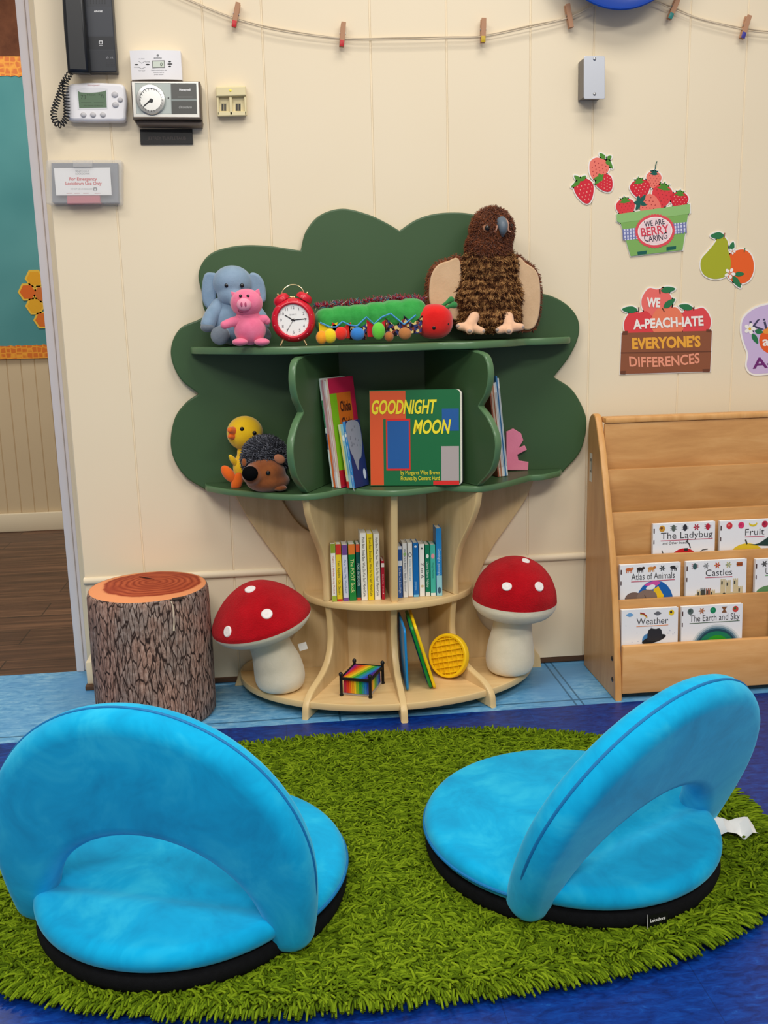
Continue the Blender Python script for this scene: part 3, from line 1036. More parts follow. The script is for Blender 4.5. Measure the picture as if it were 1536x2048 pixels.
for px, py, rot, c, lab in pegs:
    p = thing('clothespin', lab, 'clothespin', at_y(px, py, -0.0165), 'clothespins on the string', (0, math.radians(rot), 0))
    for s_ in (-1, 1):
        mb = MB(); o = [(-0.0045, 0.028), (0.0045, 0.028), (0.005, 0.006), (0.0045, -0.027), (-0.0045, -0.027), (-0.005, 0.006)]
        mb.slab([(u * 1.25, v) for u, v in o], 0.0055, lambda u, v, w, s_=s_: (u, s_ * (0.0012 + 0.0032 * max(0, v + 0.004) / 0.03) + (w if s_ > 0 else -w), v), WOOD_PEG, 0.0008)
        mb.build('peg_half', p)
    mb = MB(); mb.tube([(-0.0075, 0, 0.003), (0.0075, 0, 0.003)], 0.0028, METAL, 8); mb.build('spring', p)
    if c:
        mb = MB(); mb.box((0, -0.0072, -0.0205), (0.0105, 0.0016, 0.015), paint(c, 0.35), None, 0.0006); mb.build('painted_tip', p)

# --- blue dish at the top edge
c = at_y(1240, -134, -0.062)
mb = MB(); R0 = 0.176
mb.lathe([(0, 0.0), (R0 * 0.86, 0.002), (R0 * 0.97, 0.010), (R0, 0.022), (R0 * 0.985, 0.024), (R0 * 0.94, 0.014), (R0 * 0.82, 0.007), (0, 0.005)], paint((22, 62, 150), 0.3, 0.5), (0, 0, 0), rx(90), 64)
mb.v = [(a + c[0], b + c[1] + 0.012, d + c[2]) for a, b, d in mb.v]
tag(mb.build('blue_dish', org=tuple(c)), 'glossy round blue dish hung above the clothesline, cut off by the top edge', 'dish')

# ------------------------------------------------------------------ paper fruit cutouts
SX = lambda u: 1120 + u * 0.27083
SY = lambda v: 280 + v * 0.27083


def sticker_fn(y0=-0.0022):
    f_ = wall_fn(y0)
    return lambda u, v, h: f_(SX(u), SY(v), h)


PAPER = paint((246, 240, 232), 0.5)


def grow(pts, d):
    p = np.asarray(pts, float)
    area = 0.5 * np.sum(p[:, 0] * np.roll(p[:, 1], -1) - np.roll(p[:, 0], -1) * p[:, 1])
    if area < 0:
        p = p[::-1]
    e0 = p - np.roll(p, 1, 0); e1 = np.roll(p, -1, 0) - p
    n = np.stack([e0[:, 1], -e0[:, 0]], 1) / (np.linalg.norm(e0, axis=1)[:, None] + 1e-9) + np.stack([e1[:, 1], -e1[:, 0]], 1) / (np.linalg.norm(e1, axis=1)[:, None] + 1e-9)
    n /= np.linalg.norm(n, axis=1)[:, None] + 1e-9
    return (p + n * d).tolist()


def shape(cd, pts, mat, layer, border=9):
    if border:
        cd.slab(grow(pts, border), 0.0014, PAPER)
    cd.poly(pts, mat, layer)


def berry(cd, cx, cy, w, h, rot, col, seed, leaf, layer=2, border=9, leaf_n=5, leaf_s=1.0, n_seed=14):
    c, s = math.cos(math.radians(rot)), math.sin(math.radians(rot))
    T = lambda x, y: (cx + x * c - y * s, cy + x * s + y * c)
    o = cr([(0, -h), (w * 0.62, -h * 0.9), (w, -h * 0.42), (w * 0.86, h * 0.2), (w * 0.45, h * 0.78), (0, h), (-w * 0.45, h * 0.78), (-w * 0.86, h * 0.2), (-w, -h * 0.42), (-w * 0.62, -h * 0.9)], 4, True)
    shape(cd, [T(*q) for q in o], col, layer, border)
    k = 0
    for r_ in range(5):
        for q in range(4):
            x = (-0.6 + 0.4 * q + (0.2 if r_ % 2 else 0)) * w; y = (-0.5 + 0.29 * r_) * h
            if abs(x) < w * (0.85 - 0.55 * max(0, y / h + 0.2)):
                cd.ell(*T(x, y), w * 0.05, h * 0.06, seed, layer + 1, rot, 8)
    if leaf is not None:
        for q in range(leaf_n):
            a = -90 + (q - (leaf_n - 1) / 2) * 48
            L = h * 0.62 * leaf_s
            d = np.array([math.cos(math.radians(a)), math.sin(math.radians(a))]) ; nn = np.array([-d[1], d[0]])
            b = np.array([0, -h * 0.78])
            lf = [b - nn * L * 0.12, b + d * L * 0.5 - nn * L * 0.2, b + d * L, b + d * L * 0.5 + nn * L * 0.2, b + nn * L * 0.12]
            shape(cd, [T(*v_) for v_ in lf], leaf, layer + 1, border)
        cd.ell(*T(0, -h * 0.78), w * 0.4, h * 0.2, leaf, layer + 1, rot)


def leafshape(cd, x0, y0, x1, y1, w, mat, layer, border=9):
    a, b = np.array([x0, y0], float), np.array([x1, y1], float); d = b - a; n = np.array([-d[1], d[0]]) / np.linalg.norm(d) * w
    shape(cd, cr([a, a + d * 0.3 + n, a + d * 0.7 + n * 0.8, b, a + d * 0.7 - n * 0.8, a + d * 0.3 - n], 4, True).tolist(), mat, layer, border)


RED = paint((214, 32, 52)); SALM = paint((240, 122, 106)); SEEDL = paint((246, 180, 160)); SEEDD = paint((168, 44, 52))
GRN = paint((78, 140, 44)); DGRN = paint((16, 92, 80)); FGRN = paint((40, 118, 72))

mb = MB(); cd = Card(mb, sticker_fn(), -1)
berry(cd, 282, 216, 74, 82, 22, SALM, SEEDD, None)
leafshape(cd, 335, 140, 292, 98, 16, GRN, 4); leafshape(cd, 350, 140, 380, 118, 14, GRN, 4); leafshape(cd, 350, 145, 388, 212, 13, GRN, 4); leafshape(cd, 345, 150, 360, 185, 14, GRN, 4)
berry(cd, 183, 380, 72, 92, -14, RED, SEEDL, None, 5)
leafshape(cd, 150, 300, 105, 262, 15, GRN, 7); leafshape(cd, 150, 302, 82, 350, 14, GRN, 7); leafshape(cd, 150, 300, 192, 264, 15, GRN, 7)
berry(cd, 335, 322, 62, 66, -32, RED, SEEDL, None, 8)
leafshape(cd, 300, 285, 255, 328, 12, GRN, 10); leafshape(cd, 298, 280, 250, 285, 12, GRN, 10); leafshape(cd, 300, 280, 288, 246, 12, GRN, 10); leafshape(cd, 300, 280, 322, 252, 10, GRN, 10)
cd.ell(298, 286, 20, 18, GRN, 10)
tag(mb.build('strawberry_cutout', org=wpt(SX(240), SY(300), -0.001), smooth=False), 'paper cutout of three strawberries, highest cutout on the wall at right', 'wall decoration', 'fruit cutouts on the wall')

mb = MB(); cd = Card(mb, sticker_fn(), -1)
berry(cd, 692, 296, 56, 62, 4, SALM, SEEDD, DGRN, 2, 9, 5, 0.9)
cd.line([(703, 215), (706, 185), (716, 160)], 6, DGRN, 4)
berry(cd, 594, 364, 74, 70, -10, RED, SEEDL, GRN, 5)
berry(cd, 752, 420, 76, 86, 12, paint((226, 58, 66)), SEEDD, GRN, 8)
berry(cd, 880, 452, 66, 66, 6, RED, SEEDL, GRN, 8)
berry(cd, 486, 506, 70, 70, -8, paint((226, 58, 66)), SEEDD, GRN, 8)
berry(cd, 662, 486, 80, 76, 60, SALM, SEEDD, None, 11, 0)
leafshape(cd, 590, 465, 632, 402, 15, DGRN, 13, 0); leafshape(cd, 590, 465, 640, 480, 14, DGRN, 13, 0); leafshape(cd, 590, 460, 545, 462, 13, DGRN, 13, 0); leafshape(cd, 590, 465, 562, 515, 14, DGRN, 13, 0); leafshape(cd, 588, 460, 575, 412, 14, DGRN, 13, 0)
BAS = paint((128, 176, 92)); BAS2 = paint((146, 192, 116))
shape(cd, [(444, 600), (946, 545), (905, 812), (522, 858)], BAS, 14)
shape(cd, [(418, 548), (960, 472), (960, 536), (946, 546), (444, 612), (420, 600)], BAS2, 16)
cd.poly([(462, 660), (935, 606), (925, 682), (480, 742)], paint((216, 216, 236)), 17)
for k in range(22):
    u = 466 + k * 22
    if not (566 < u < 838):
        cd.line([(u, 662 - (u - 466) * 0.115), (u + 4, 738 - (u - 466) * 0.115)], 10, paint((112, 118, 170)), 18)
for yy in (678, 704, 728):
    cd.line([(470, yy), (560, yy - 10)], 7, paint((128, 134, 184)), 18); cd.line([(842, yy - 46), (930, yy - 58)], 7, paint((128, 134, 184)), 18)
sc = []
for k in range(84):
    a = 2 * PI * k / 84; r_ = 1.0 + 0.028 * (1 if k % 2 else -1)
    x, y = 146 * r_ * math.cos(a), 124 * r_ * math.sin(a); sc.append((702 + x, 672 + y - x * 0.02))
cd.poly(sc, paint((226, 76, 86)), 19); cd.ell(702, 672, 128, 104, PAPER, 20, -6, 40); cd.ell(702, 672, 122, 98, paint((244, 214, 216)), 21, -6, 40)
INK = paint((52, 50, 66))
cd.text('WE ARE', 697, 614, 58, INK, 22, 8, 152, bold=0.012); cd.text('BERRY', 702, 672, 88, paint((214, 66, 84)), 22, 8, 208, bold=0.02); cd.text('CARING', 708, 728, 66, INK, 22, 8, 172, bold=0.01, arc=12)
cd.poly([(570, 826), (642, 816), (638, 842), (574, 850)], DGRN, 15); cd.poly([(786, 790), (858, 782), (856, 808), (786, 818)], DGRN, 15)
tag(mb.build('berry_basket_cutout', org=wpt(SX(690), SY(520), -0.001), smooth=False), 'paper cutout of a green basket of strawberries lettered WE ARE BERRY CARING', 'wall decoration', 'fruit cutouts on the wall')

mb = MB(); cd = Card(mb, sticker_fn(), -1)
shape(cd, cr([(1345, 808), (1402, 838), (1430, 905), (1425, 985), (1385, 1045), (1320, 1060), (1262, 1035), (1232, 990), (1235, 905), (1262, 836)], 5, True).tolist(), paint((238, 98, 34)), 2)
shape(cd, cr([(1205, 712), (1236, 745), (1240, 800), (1252, 850), (1262, 905), (1252, 965), (1215, 1010), (1140, 1026), (1070, 1000), (1040, 945), (1045, 880), (1090, 825), (1140, 765), (1165, 725)], 5, True).tolist(), paint((170, 174, 38)), 4)
leafshape(cd, 1212, 705, 1110, 708, 24, FGRN, 6); cd.line([(1210, 728), (1217, 688)], 7, paint((150, 90, 60)), 7); cd.line([(1361, 826), (1366, 798)], 6, FGRN, 7)
leafshape(cd, 1262, 815, 1280, 752, 18, FGRN, 6); leafshape(cd, 1290, 992, 1362, 988, 17, FGRN, 6, 0); leafshape(cd, 1276, 1005, 1334, 1090, 20, FGRN, 6)
for fx, fy, fr in ((1255, 985, 26), (1273, 822, 15)):
    for k in range(5):
        a = math.radians(72 * k + 10); cd.ell(fx + fr * math.cos(a), fy + fr * math.sin(a), fr * 0.62, fr * 0.45, PAPER, 8, 72 * k + 10, 14)
    cd.ell(fx, fy, fr * 0.35, fr * 0.35, paint((232, 150, 110)), 9)
tag(mb.build('pear_and_orange_cutout', org=wpt(SX(1240), SY(900), -0.001), smooth=False), 'paper cutout of a green pear and an orange with white blossoms', 'wall decoration', 'fruit cutouts on the wall')

mb = MB(); cd = Card(mb, sticker_fn(), -1)


def peach(cx, cy, r, col, layer, sq=0.94):
    shape(cd, cr([(cx, cy - r * 0.86), (cx + r * 0.55, cy - r * 0.92), (cx + r, cy - r * 0.2), (cx + r * 0.82, cy + r * 0.6), (cx, cy + r * sq), (cx - r * 0.82, cy + r * 0.6), (cx - r, cy - r * 0.2), (cx - r * 0.55, cy - r * 0.92)], 5, True).tolist(), col, layer)


peach(715, 1200, 112, paint((240, 112, 104)), 2)
peach(585, 1370, 112, paint((226, 66, 70)), 4); peach(1000, 1345, 112, paint((228, 74, 78)), 4); peach(795, 1350, 122, paint((240, 126, 92)), 6)
leafshape(cd, 745, 1112, 852, 1098, 22, FGRN, 8); leafshape(cd, 765, 1240, 850, 1172, 22, FGRN, 8); leafshape(cd, 572, 1255, 458, 1250, 24, FGRN, 8); leafshape(cd, 980, 1245, 878, 1222, 22, FGRN, 8)
for a, b, c_, d in ((738, 1132, 736, 1104), (770, 1268, 756, 1242), (580, 1268, 582, 1236), (986, 1255, 990, 1232)):
    cd.line([(a, b), (c_, d)], 8, paint((92, 52, 40)), 8)
CRATE = paint((142, 84, 56)); CRD = paint((108, 62, 42))
shape(cd, [(456, 1425), (1122, 1408), (1108, 1708), (444, 1728)], CRATE, 9)
cd.poly([(462, 1412), (500, 1410), (498, 1440), (462, 1440)], CRD, 10); cd.poly([(1080, 1398), (1116, 1397), (1116, 1420), (1080, 1420)], CRD, 10)
cd.line([(452, 1572), (1114, 1562)], 8, CRD, 11); cd.poly([(446, 1706), (486, 1704), (484, 1730), (446, 1730)], CRD, 11); cd.poly([(1052, 1692), (1106, 1690), (1104, 1712), (1054, 1712)], CRD, 11)
cd.text('WE', 690, 1203, 92, PAPER, 12, -2, 100, bold=0.045); cd.text('A-PEACH-IATE', 800, 1352, 98, PAPER, 12, 3, 520, bold=0.035)
cd.text("EVERYONE'S", 785, 1500, 110, paint((240, 170, 60)), 12, 2, 506, bold=0.045); cd.text('DIFFERENCES', 772, 1640, 104, paint((240, 156, 126)), 12, 3, 520, bold=0.02, arc=14)
tag(mb.build('peach_crate_cutout', org=wpt(SX(785), SY(1450), -0.001), smooth=False), "paper cutout of a brown crate of peaches lettered EVERYONE'S DIFFERENCES", 'wall decoration', 'fruit cutouts on the wall')

mb = MB(); cd = Card(mb, sticker_fn(), -1)
shape(cd, cr([(1540, 1215), (1430, 1250), (1355, 1320), (1342, 1410), (1362, 1500), (1390, 1580), (1380, 1670), (1420, 1722), (1520, 1722), (1600, 1715), (1720, 1735), (1860, 1730), (1985, 1710), (2010, 1640), (1995, 1560), (2020, 1470), (2015, 1370), (1960, 1290), (1860, 1235), (1700, 1200)], 5, True).tolist(), paint((206, 184, 220)), 2, 14)
cd.text('Kindness', 1680, 1318, 118, paint((70, 66, 96)), 5, 14, 560, bold=0.005)
shape(cd, ellipse(1570, 1480, 100, 100), paint((234, 94, 34)), 3, 0); cd.ell(1556, 1400, 60, 26, paint((240, 150, 60)), 4, -20)
cd.text('always', 1640, 1480, 100, PAPER, 5, 4, 290, bold=0.02)
leafshape(cd, 1440, 1410, 1500, 1420, 18, FGRN, 5, 0); leafshape(cd, 1420, 1430, 1462, 1505, 18, FGRN, 5, 0)
for k in range(5):
    a = math.radians(72 * k); cd.ell(1402 + 26 * math.cos(a), 1394 + 26 * math.sin(a), 18, 14, PAPER, 6, 72 * k, 14)
cd.ell(1402, 1394, 10, 10, paint((236, 190, 70)), 7)
cd.text('A-PEELS', 1690, 1636, 110, paint((112, 38, 112)), 5, 4, 540, bold=0.02)
tag(mb.build('kindness_cutout', org=wpt(SX(1680), SY(1480), -0.001), smooth=False), 'lilac paper cutout lettered Kindness, cut off by the right edge of the photo', 'wall decoration', 'fruit cutouts on the wall')

# ================================================================== DISPLAY BOOKCASE
M_HONEY_W = wood('honey_birch', (188, 134, 78), (206, 152, 92), (218, 168, 108), (0.9, 5, 5), 0.4)
M_HONEY_S = wood('honey_birch_side', (182, 132, 80), (196, 146, 92), (206, 158, 104), (5, 5, 0.9), 0.35)
M_HONEY_E = wood('honey_birch_edge', (206, 148, 84), (222, 166, 100), (230, 178, 116), (5, 5, 1.2), 0.4)
M_HONEY_F = wood('honey_birch_front', (214, 156, 92), (228, 174, 112), (236, 188, 130), (1.0, 5, 7), 0.4, 0.8)
bc = thing('display_bookcase', 'honey coloured wooden display bookcase with stepped book ledges at the right', 'bookcase', (1.0, -0.16, 0))
prof_side = cr([(-0.027, 0.665), (-0.034, 0.700), (-0.055, 0.717), (-0.080, 0.717), (-0.096, 0.700)], 5).tolist() + \
    [(-0.135, 0.62), (-0.178, 0.504), (-0.226, 0.368), (-0.253, 0.258), (-0.276, 0.141), (-0.292, 0.035), (-0.294, 0.0), (-0.027, 0.0)]
for x0 in (0.575, 1.56):
    mb = MB(); mb.slab(prof_side, 0.018, lambda u, v, w, x0=x0: (x0 + w, u, v), M_HONEY_S, 0.004, M_HONEY_E)
    sp = mb.build('side_panel', bc)
    if x0 < 1:
        mb = MB(); cd = Card(mb, lambda u, v, h: (0.5748 - h, u, v))
        cd.rect(-0.070, 0.535, -0.048, 0.612, paint((214, 206, 190)), 1); cd.rect(-0.066, 0.56, -0.053, 0.598, paint((120, 112, 96)), 2); cd.rect(-0.063, 0.566, -0.056, 0.59, paint((200, 192, 172)), 3)
        mb.build('price_sticker', sp)
        for yy, zz in ((-0.262, 0.105), (-0.268, 0.05)):
            mb = MB(); mb.lathe([(0, 0.002), (0.004, 0.002), (0.0065, 0.0008), (0.0068, 0)], paint((46, 34, 28), 0.35), (0.5748, yy, zz), ry(-90), 16); mb.build('bolt', sp)


def edge_y(z):
    zs = [p[1] for p in prof_side[20:-1]][::-1]; ys = [p[0] for p in prof_side[20:-1]][::-1]
    return float(np.interp(z, zs, ys))


LIPS = [(0.579, 0.455, -0.143), (0.471, 0.347, -0.178), (0.363, 0.239, -0.2135), (0.255, 0.131, -0.249)]
mb = MB(); mb.box2((0.5935, -0.112, 0.44), (1.5595, -0.100, 0.697), M_HONEY_W, 0.003); mb.build('back_panel', bc)
mb = MB(); mb.box2((0.5935, -0.116, 0.697), (1.5595, -0.072, 0.712), M_HONEY_E, 0.004); mb.build('top_rail', bc)
for zt, zb, y in LIPS:
    mb = MB(); mb.box2((0.5935, y, zb), (1.5595, y + 0.011, zt), M_HONEY_W, 0.0015)
    mb.box2((0.5935, y + 0.011, zb), (1.5595, y + 0.034, zb + 0.009), M_HONEY_W); mb.build('ledge', bc)
mb = MB(); mb.box2((0.5935, -0.290, 0.016), (1.5595, -0.274, 0.145), M_HONEY_F, 0.003)
mb.box2((0.5935, -0.274, 0.022), (1.5595, -0.238, 0.030), M_HONEY_W); mb.build('front_board', bc)

# ------------------------------------------------------------------ white picture books on the ledges
INKB = paint((52, 50, 52)); PAGE = paint((238, 232, 216), 0.7); COVW = paint((236, 236, 238), 0.3, 0.4)
CRIM = paint((190, 40, 80))


def icons(cd, kinds, w, y):
    n = len(kinds)
    for k, (kind, c, c2) in enumerate(kinds):
        x = w * (0.14 + 0.74 * k / max(1, n - 1)); s = w * 0.048; a, b = paint(c), paint(c2)
        if kind == 'o':
            cd.ell(x, y, s, s * 1.05, a, 2); cd.ell(x - s * .2, y + s * .2, s * .45, s * .45, b, 3)
        elif kind == 'bug':
            cd.ell(x, y, s * .7, s * 1.1, a, 2)
            for q in (-1, 0, 1):
                cd.line([(x - s * 1.1, y + q * s * .6), (x + s * 1.1, y + q * s * .4)], s * .16, b, 1)
        elif kind == 'cloud':
            for dx, dy, r in ((-.8, 0, .6), (0, .25, .8), (.8, 0, .55), (0, -.2, .9)):
                cd.ell(x + dx * s, y + dy * s, r * s, r * s * .6, a, 2)
        elif kind == 'beast':
            cd.ell(x, y + s * .1, s * 1.2, s * .6, a, 2, -4); cd.ell(x + s * 1.1, y + s * .4, s * .5, s * .45, b, 3)
            for q in (-.8, -.3, .4, .9):
                cd.line([(x + q * s, y), (x + q * s, y - s * 1.0)], s * .3, a, 2)
        elif kind == 'banana':
            cd.poly(ellipse(x, y + s * .5, s * 1.4, s * 1.1, 12, 0, 190, 350) + ellipse(x, y + s * .9, s * 1.2, s * .9, 12, 0, 350, 190), a, 2)
        elif kind == 'tower':
            cd.poly([(x - s * .9, y - s), (x + s * .9, y - s), (x + s * .3, y), (x + s, y + s), (x - s, y + s), (x - s * .3, y)], a, 2)
        elif kind == 'cart':
            cd.rect(x - s, y - s * .7, x + s, y + s * .7, a, 2); cd.line([(x - s, y), (x + s, y)], s * .3, b, 3)
        elif kind == 'splash':
            for q in range(6):
                t_ = q * 60; cd.ell(x + s * .6 * math.cos(math.radians(t_)), y + s * .6 * math.sin(math.radians(t_)), s * .5, s * .22, a if q % 2 else b, 2 + q % 2, t_)
        elif kind == 'arc':
            for q, cc in enumerate((a, b, paint((236, 190, 60)))):
                cd.line([(x - s * 1.3, y + s * .6 - q * s * .3), (x, y + s * .3 - q * s * .3), (x + s * 1.2, y - s * .9 - q * s * .3)], s * .26, cc, 2)


def picture_book(px0, px1, py_top, lip, lab, title, draw, ics, under, twidth, sub=None, h=0.178, dark_spine=True, lift=0.10):
    zt, y = lip
    a = at_y((px0 + px1) / 2, py_top, y + 0.023); L = at_y(px0, py_top, y + 0.03); R_ = at_y(px1, py_top, y + 0.03)
    w = R_[0] - L[0]; tilt = 0.05
    z0 = a[2] - h * math.cos(tilt)
    b = local_thing('picture_book', lab, 'book', (a[0], y + 0.0125, z0), (-tilt, 0, 0), 'white picture books on the display ledges')
    mb = MB(); mb.box2((-w / 2, 0, 0), (w / 2, 0.0012, h), COVW, 0.0005); mb.box2((-w / 2, 0.0095, 0), (w / 2, 0.0107, h), COVW, 0.0005)
    mb.box2((-w / 2 - 0.001, 0.0, 0), (-w / 2, 0.0107, h), COVW, 0.0003)
    cd = Card(mb, lambda u, v, e: (-w / 2 + u, -0.00015 - e, v), 1)
    icons(cd, ics, w, h * 0.925)
    cd.text(title, w * 0.54, h * 0.812, 0.025, INKB, 3, width=twidth * w, bold=-0.006)
    cd.line([(w * 0.54 - twidth * w / 2, h * 0.745), (w * 0.54 + twidth * w / 2, h * 0.745)], 0.0016, under, 3)
    if sub:
        cd.text(sub, w * 0.36, h * 0.705, 0.010, INKB, 3, width=0.42 * w)
    draw(Card(mb, lambda u, v, e: (-w / 2 + u, -0.00015 - e, min(h, v + lift * h)), 1), w, h)
    if dark_spine:
        cd.rect(0.0004, h * 0.86, 0.0035, h * 0.93, paint((70, 40, 36)), 2); cd.rect(0.0004, h * 0.70, 0.003, h * 0.76, paint((70, 40, 36)), 2)
    mb.build('cover', b, smooth=False)
    mb = MB(); mb.box2((-w / 2 + 0.001, 0.0013, 0.0015), (w / 2 - 0.002, 0.0094, h - 0.0015), PAGE); mb.build('pages', b, smooth=False)
    return b


def d_ladybug(cd, w, h):
    K = paint((40, 38, 40))
    cd.poly(ellipse(w * .50, h * .30, w * .25, h * .24, 26), paint((196, 24, 34)), 3); cd.rect(w * .50, h * .50, w * .56, h * .54, K, 5); cd.ell(w * .38, h * .40, w * .05, h * .05, K, 4)
    cd.line([(w * .26, h * .44), (w * .16, h * .47), (w * .14, h * .52)], .0022, K, 4); cd.line([(w * .74, h * .46), (w * .80, h * .50), (w * .88, h * .51)], .0022, K, 4)
    cd.line([(w * .60, h * .54), (w * .58, h * .60), (w * .54, h * .64), (w * .56, h * .68)], .0026, K, 4)


def d_fruit(cd, w, h):
    cd.ell(w * .42, h * .34, w * .28, h * .21, paint((222, 190, 40)), 3); cd.line([(w * .42, h * .54), (w * .40, h * .60)], .004, paint((60, 60, 40)), 4)
    cd.poly(cr([(w * .44, h * .53), (w * .60, h * .54), (w * .82, h * .66), (w * 1.0, h * .64), (w * 1.0, h * .5), (w * .7, h * .5)], 4, True).tolist(), paint((36, 62, 56)), 4)


def d_atlas(cd, w, h):
    cd.ell(w * .57, h * .30, w * .31, h * .33, paint((22, 96, 172)), 3)
    cd.poly(cr([(w * .40, h * .57), (w * .55, h * .62), (w * .66, h * .60), (w * .60, h * .55), (w * .48, h * .55)], 4, True).tolist(), paint((206, 80, 160)), 4)
    cd.poly(cr([(w * .43, h * .53), (w * .52, h * .57), (w * .58, h * .55), (w * .54, h * .50), (w * .44, h * .50)], 4, True).tolist(), COVW, 5)
    cd.poly([(w * .55, h * .5), (w * .63, h * .54), (w * .68, h * .46), (w * .72, h * .4), (w * .7, h * .3), (w * .55, h * .3)], paint((236, 192, 32)), 5)
    B = paint((118, 96, 86)); cd.ell(w * .22, h * .36, w * .15, h * .11, B, 6); cd.ell(w * .44, h * .38, w * .17, h * .12, paint((132, 110, 98)), 7); cd.line([(w * .40, h * .42), (w * .43, h * .36), (w * .42, h * .3)], .002, paint((90, 72, 64)), 8)


def d_castle(cd, w, h):
    S, D, T = paint((206, 190, 150)), paint((70, 72, 66)), paint((150, 90, 70))
    cd.rect(w * .15, h * .30, w * .92, h * .42, S, 3)
    for k, (x, t_, c) in enumerate(((.18, .46, S), (.24, .48, D), (.33, .47, T), (.40, .45, S), (.57, .60, S), (.66, .58, S), (.78, .60, S), (.86, .48, S))):
        cd.rect(w * x, h * .34, w * (x + .08), h * t_, c, 4); cd.rect(w * (x + .01), h * (t_ - .06), w * (x + .035), h * (t_ - .01), D, 5)
        for q in (0, .03, .06):
            cd.rect(w * (x + q), h * t_, w * (x + q + .018), h * (t_ + .025), c, 4)
    cd.poly(ellipse(w * .63, h * .36, w * .035, h * .06, 14, 0, 0, 180), D, 6); cd.rect(w * .26, h * .36, w * .33, h * .39, D, 6); cd.rect(w * .7, h * .35, w * .8, h * .39, paint((186, 160, 120)), 6)


def d_weather(cd, w, h):
    K = paint((26, 26, 30))
    cd.ell(w * .46, h * .36, w * .10, h * .10, paint((74, 132, 184)), 3)
    cd.ell(w * .57, h * .375, w * .22, h * .052, K, 4, 14)
    cd.poly([(w * x_, h * y_) for x_, y_ in ((.45, .36), (.455, .46), (.475, .515), (.52, .54), (.57, .528), (.61, .525), (.66, .535), (.70, .51), (.715, .45), (.72, .39), (.70, .36), (.55, .345))], paint((44, 44, 48)), 5)
    r = random.Random(3)
    for k in range(34):
        x, y = r.uniform(.06, .94), r.uniform(.26, .66)
        if not (.34 < x < .82 and y < .55):
            cd.ell(w * x, h * y, .0009, .0013, paint((150, 160, 190)), 2, n=6)


def d_earth(cd, w, h):
    for k, c in enumerate(((206, 212, 214), (150, 170, 180), (74, 110, 128), (30, 68, 84))):
        cd.ell(w * .57, h * .23, w * (.42 - .03 * k), h * (.36 - .022 * k), paint(c), 3 + k, n=40)
    cd.ell(w * .57, h * .22, w * .31, h * .27, paint((20, 120, 86)), 7, n=40); cd.ell(w * .58, h * .26, w * .20, h * .17, paint((40, 150, 30)), 8); cd.ell(w * .48, h * .34, w * .05, h * .03, paint((60, 170, 120)), 9)


def d_under(cd, w, h):
    cd.ell(w * .35, h * .5, w * .12, h * .09, paint((206, 110, 60)), 4); cd.ell(w * .25, h * .38, w * .24, h * .12, paint((96, 140, 90)), 3); cd.ell(w * .6, h * .36, w * .22, h * .12, paint((120, 156, 100)), 3)


K3, K4, K5 = (0.363, -0.2135), (0.255, -0.249), (0.145, -0.2845)
BR, DKK = (150, 90, 60), (50, 46, 46)
picture_book(1307, 1430, 1045, K3, 'white picture book titled The Ladybug with a red ladybug on its cover', 'The Ladybug', d_ladybug,
             [('o', (206, 150, 50), (120, 70, 40)), ('bug', (90, 100, 90), (110, 110, 110)), ('bug', (44, 44, 52), (60, 60, 60)), ('splash', (190, 40, 60), (160, 40, 60)), ('bug', (186, 36, 60), (120, 40, 50))], CRIM, 0.84, 'and Other Insects', lift=0.08)
picture_book(1441, 1568, 1039, K3, 'white picture book titled Fruit with a yellow and green fruit on its cover', 'Fruit', d_fruit,
             [('o', (206, 50, 60), (230, 120, 110)), ('o', (220, 60, 110), (200, 40, 90)), ('banana', (222, 196, 40), (200, 170, 30)), ('o', (190, 40, 70), (150, 30, 60)), ('o', (120, 160, 60), (90, 130, 40))], CRIM, 0.30)
picture_book(1241, 1361, 1127, K4, 'white picture book titled Atlas of Animals with a globe on its cover', 'Atlas of Animals', d_atlas,
             [('beast', (196, 100, 50), (210, 130, 80)), ('beast', (50, 40, 36), (60, 50, 44)), ('beast', (210, 140, 60), (190, 110, 50)), ('splash', (70, 74, 76), (90, 94, 96)), ('beast', (44, 44, 46), (220, 220, 220))], CRIM, 0.72, lift=0.12)
picture_book(1373, 1493, 1120, K4, 'white picture book titled Castles with a stone castle on its cover', 'Castles', d_castle,
             [('bug', (60, 90, 90), (140, 50, 60)), ('splash', (110, 112, 114), (170, 172, 174)), ('splash', (206, 120, 60), (190, 60, 50)), ('splash', (150, 160, 120), (200, 190, 130)), ('cart', (170, 84, 40), (90, 50, 30))], CRIM, 0.44, lift=0.09)
picture_book(1512, 1634, 1115, K4, 'white picture book on the middle ledge cut off by the right edge of the photo', 'Under the Ground', d_under,
             [('splash', (60, 60, 60), (80, 80, 80)), ('o', (150, 90, 60), (120, 70, 50)), ('bug', (60, 60, 60), (90, 60, 50)), ('o', (90, 130, 60), (70, 110, 50))], paint((90, 160, 90)), 0.76)
picture_book(1244, 1356, 1217, K5, 'white picture book titled Weather with a black hat on its cover', 'Weather', d_weather,
             [('cloud', (110, 164, 212), (150, 190, 230)), ('arc', (200, 50, 60), (120, 60, 40)), ('cloud', (104, 106, 112), (140, 140, 146)), ('o', (232, 196, 40), (60, 56, 50))], paint((230, 140, 80)), 0.56, dark_spine=False, lift=0.17)
picture_book(1364, 1485, 1210, K5, 'white picture book titled The Earth and Sky with a green planet on its cover', 'The Earth and Sky', d_earth,
             [('o', (90, 104, 100), (60, 80, 76)), ('splash', (170, 100, 60), (190, 120, 80)), ('o', (20, 130, 84), (40, 150, 100)), ('tower', (130, 84, 50), (200, 150, 50)), ('o', (206, 70, 60), (70, 110, 60))], paint((60, 90, 60)), 0.82, lift=0.12)
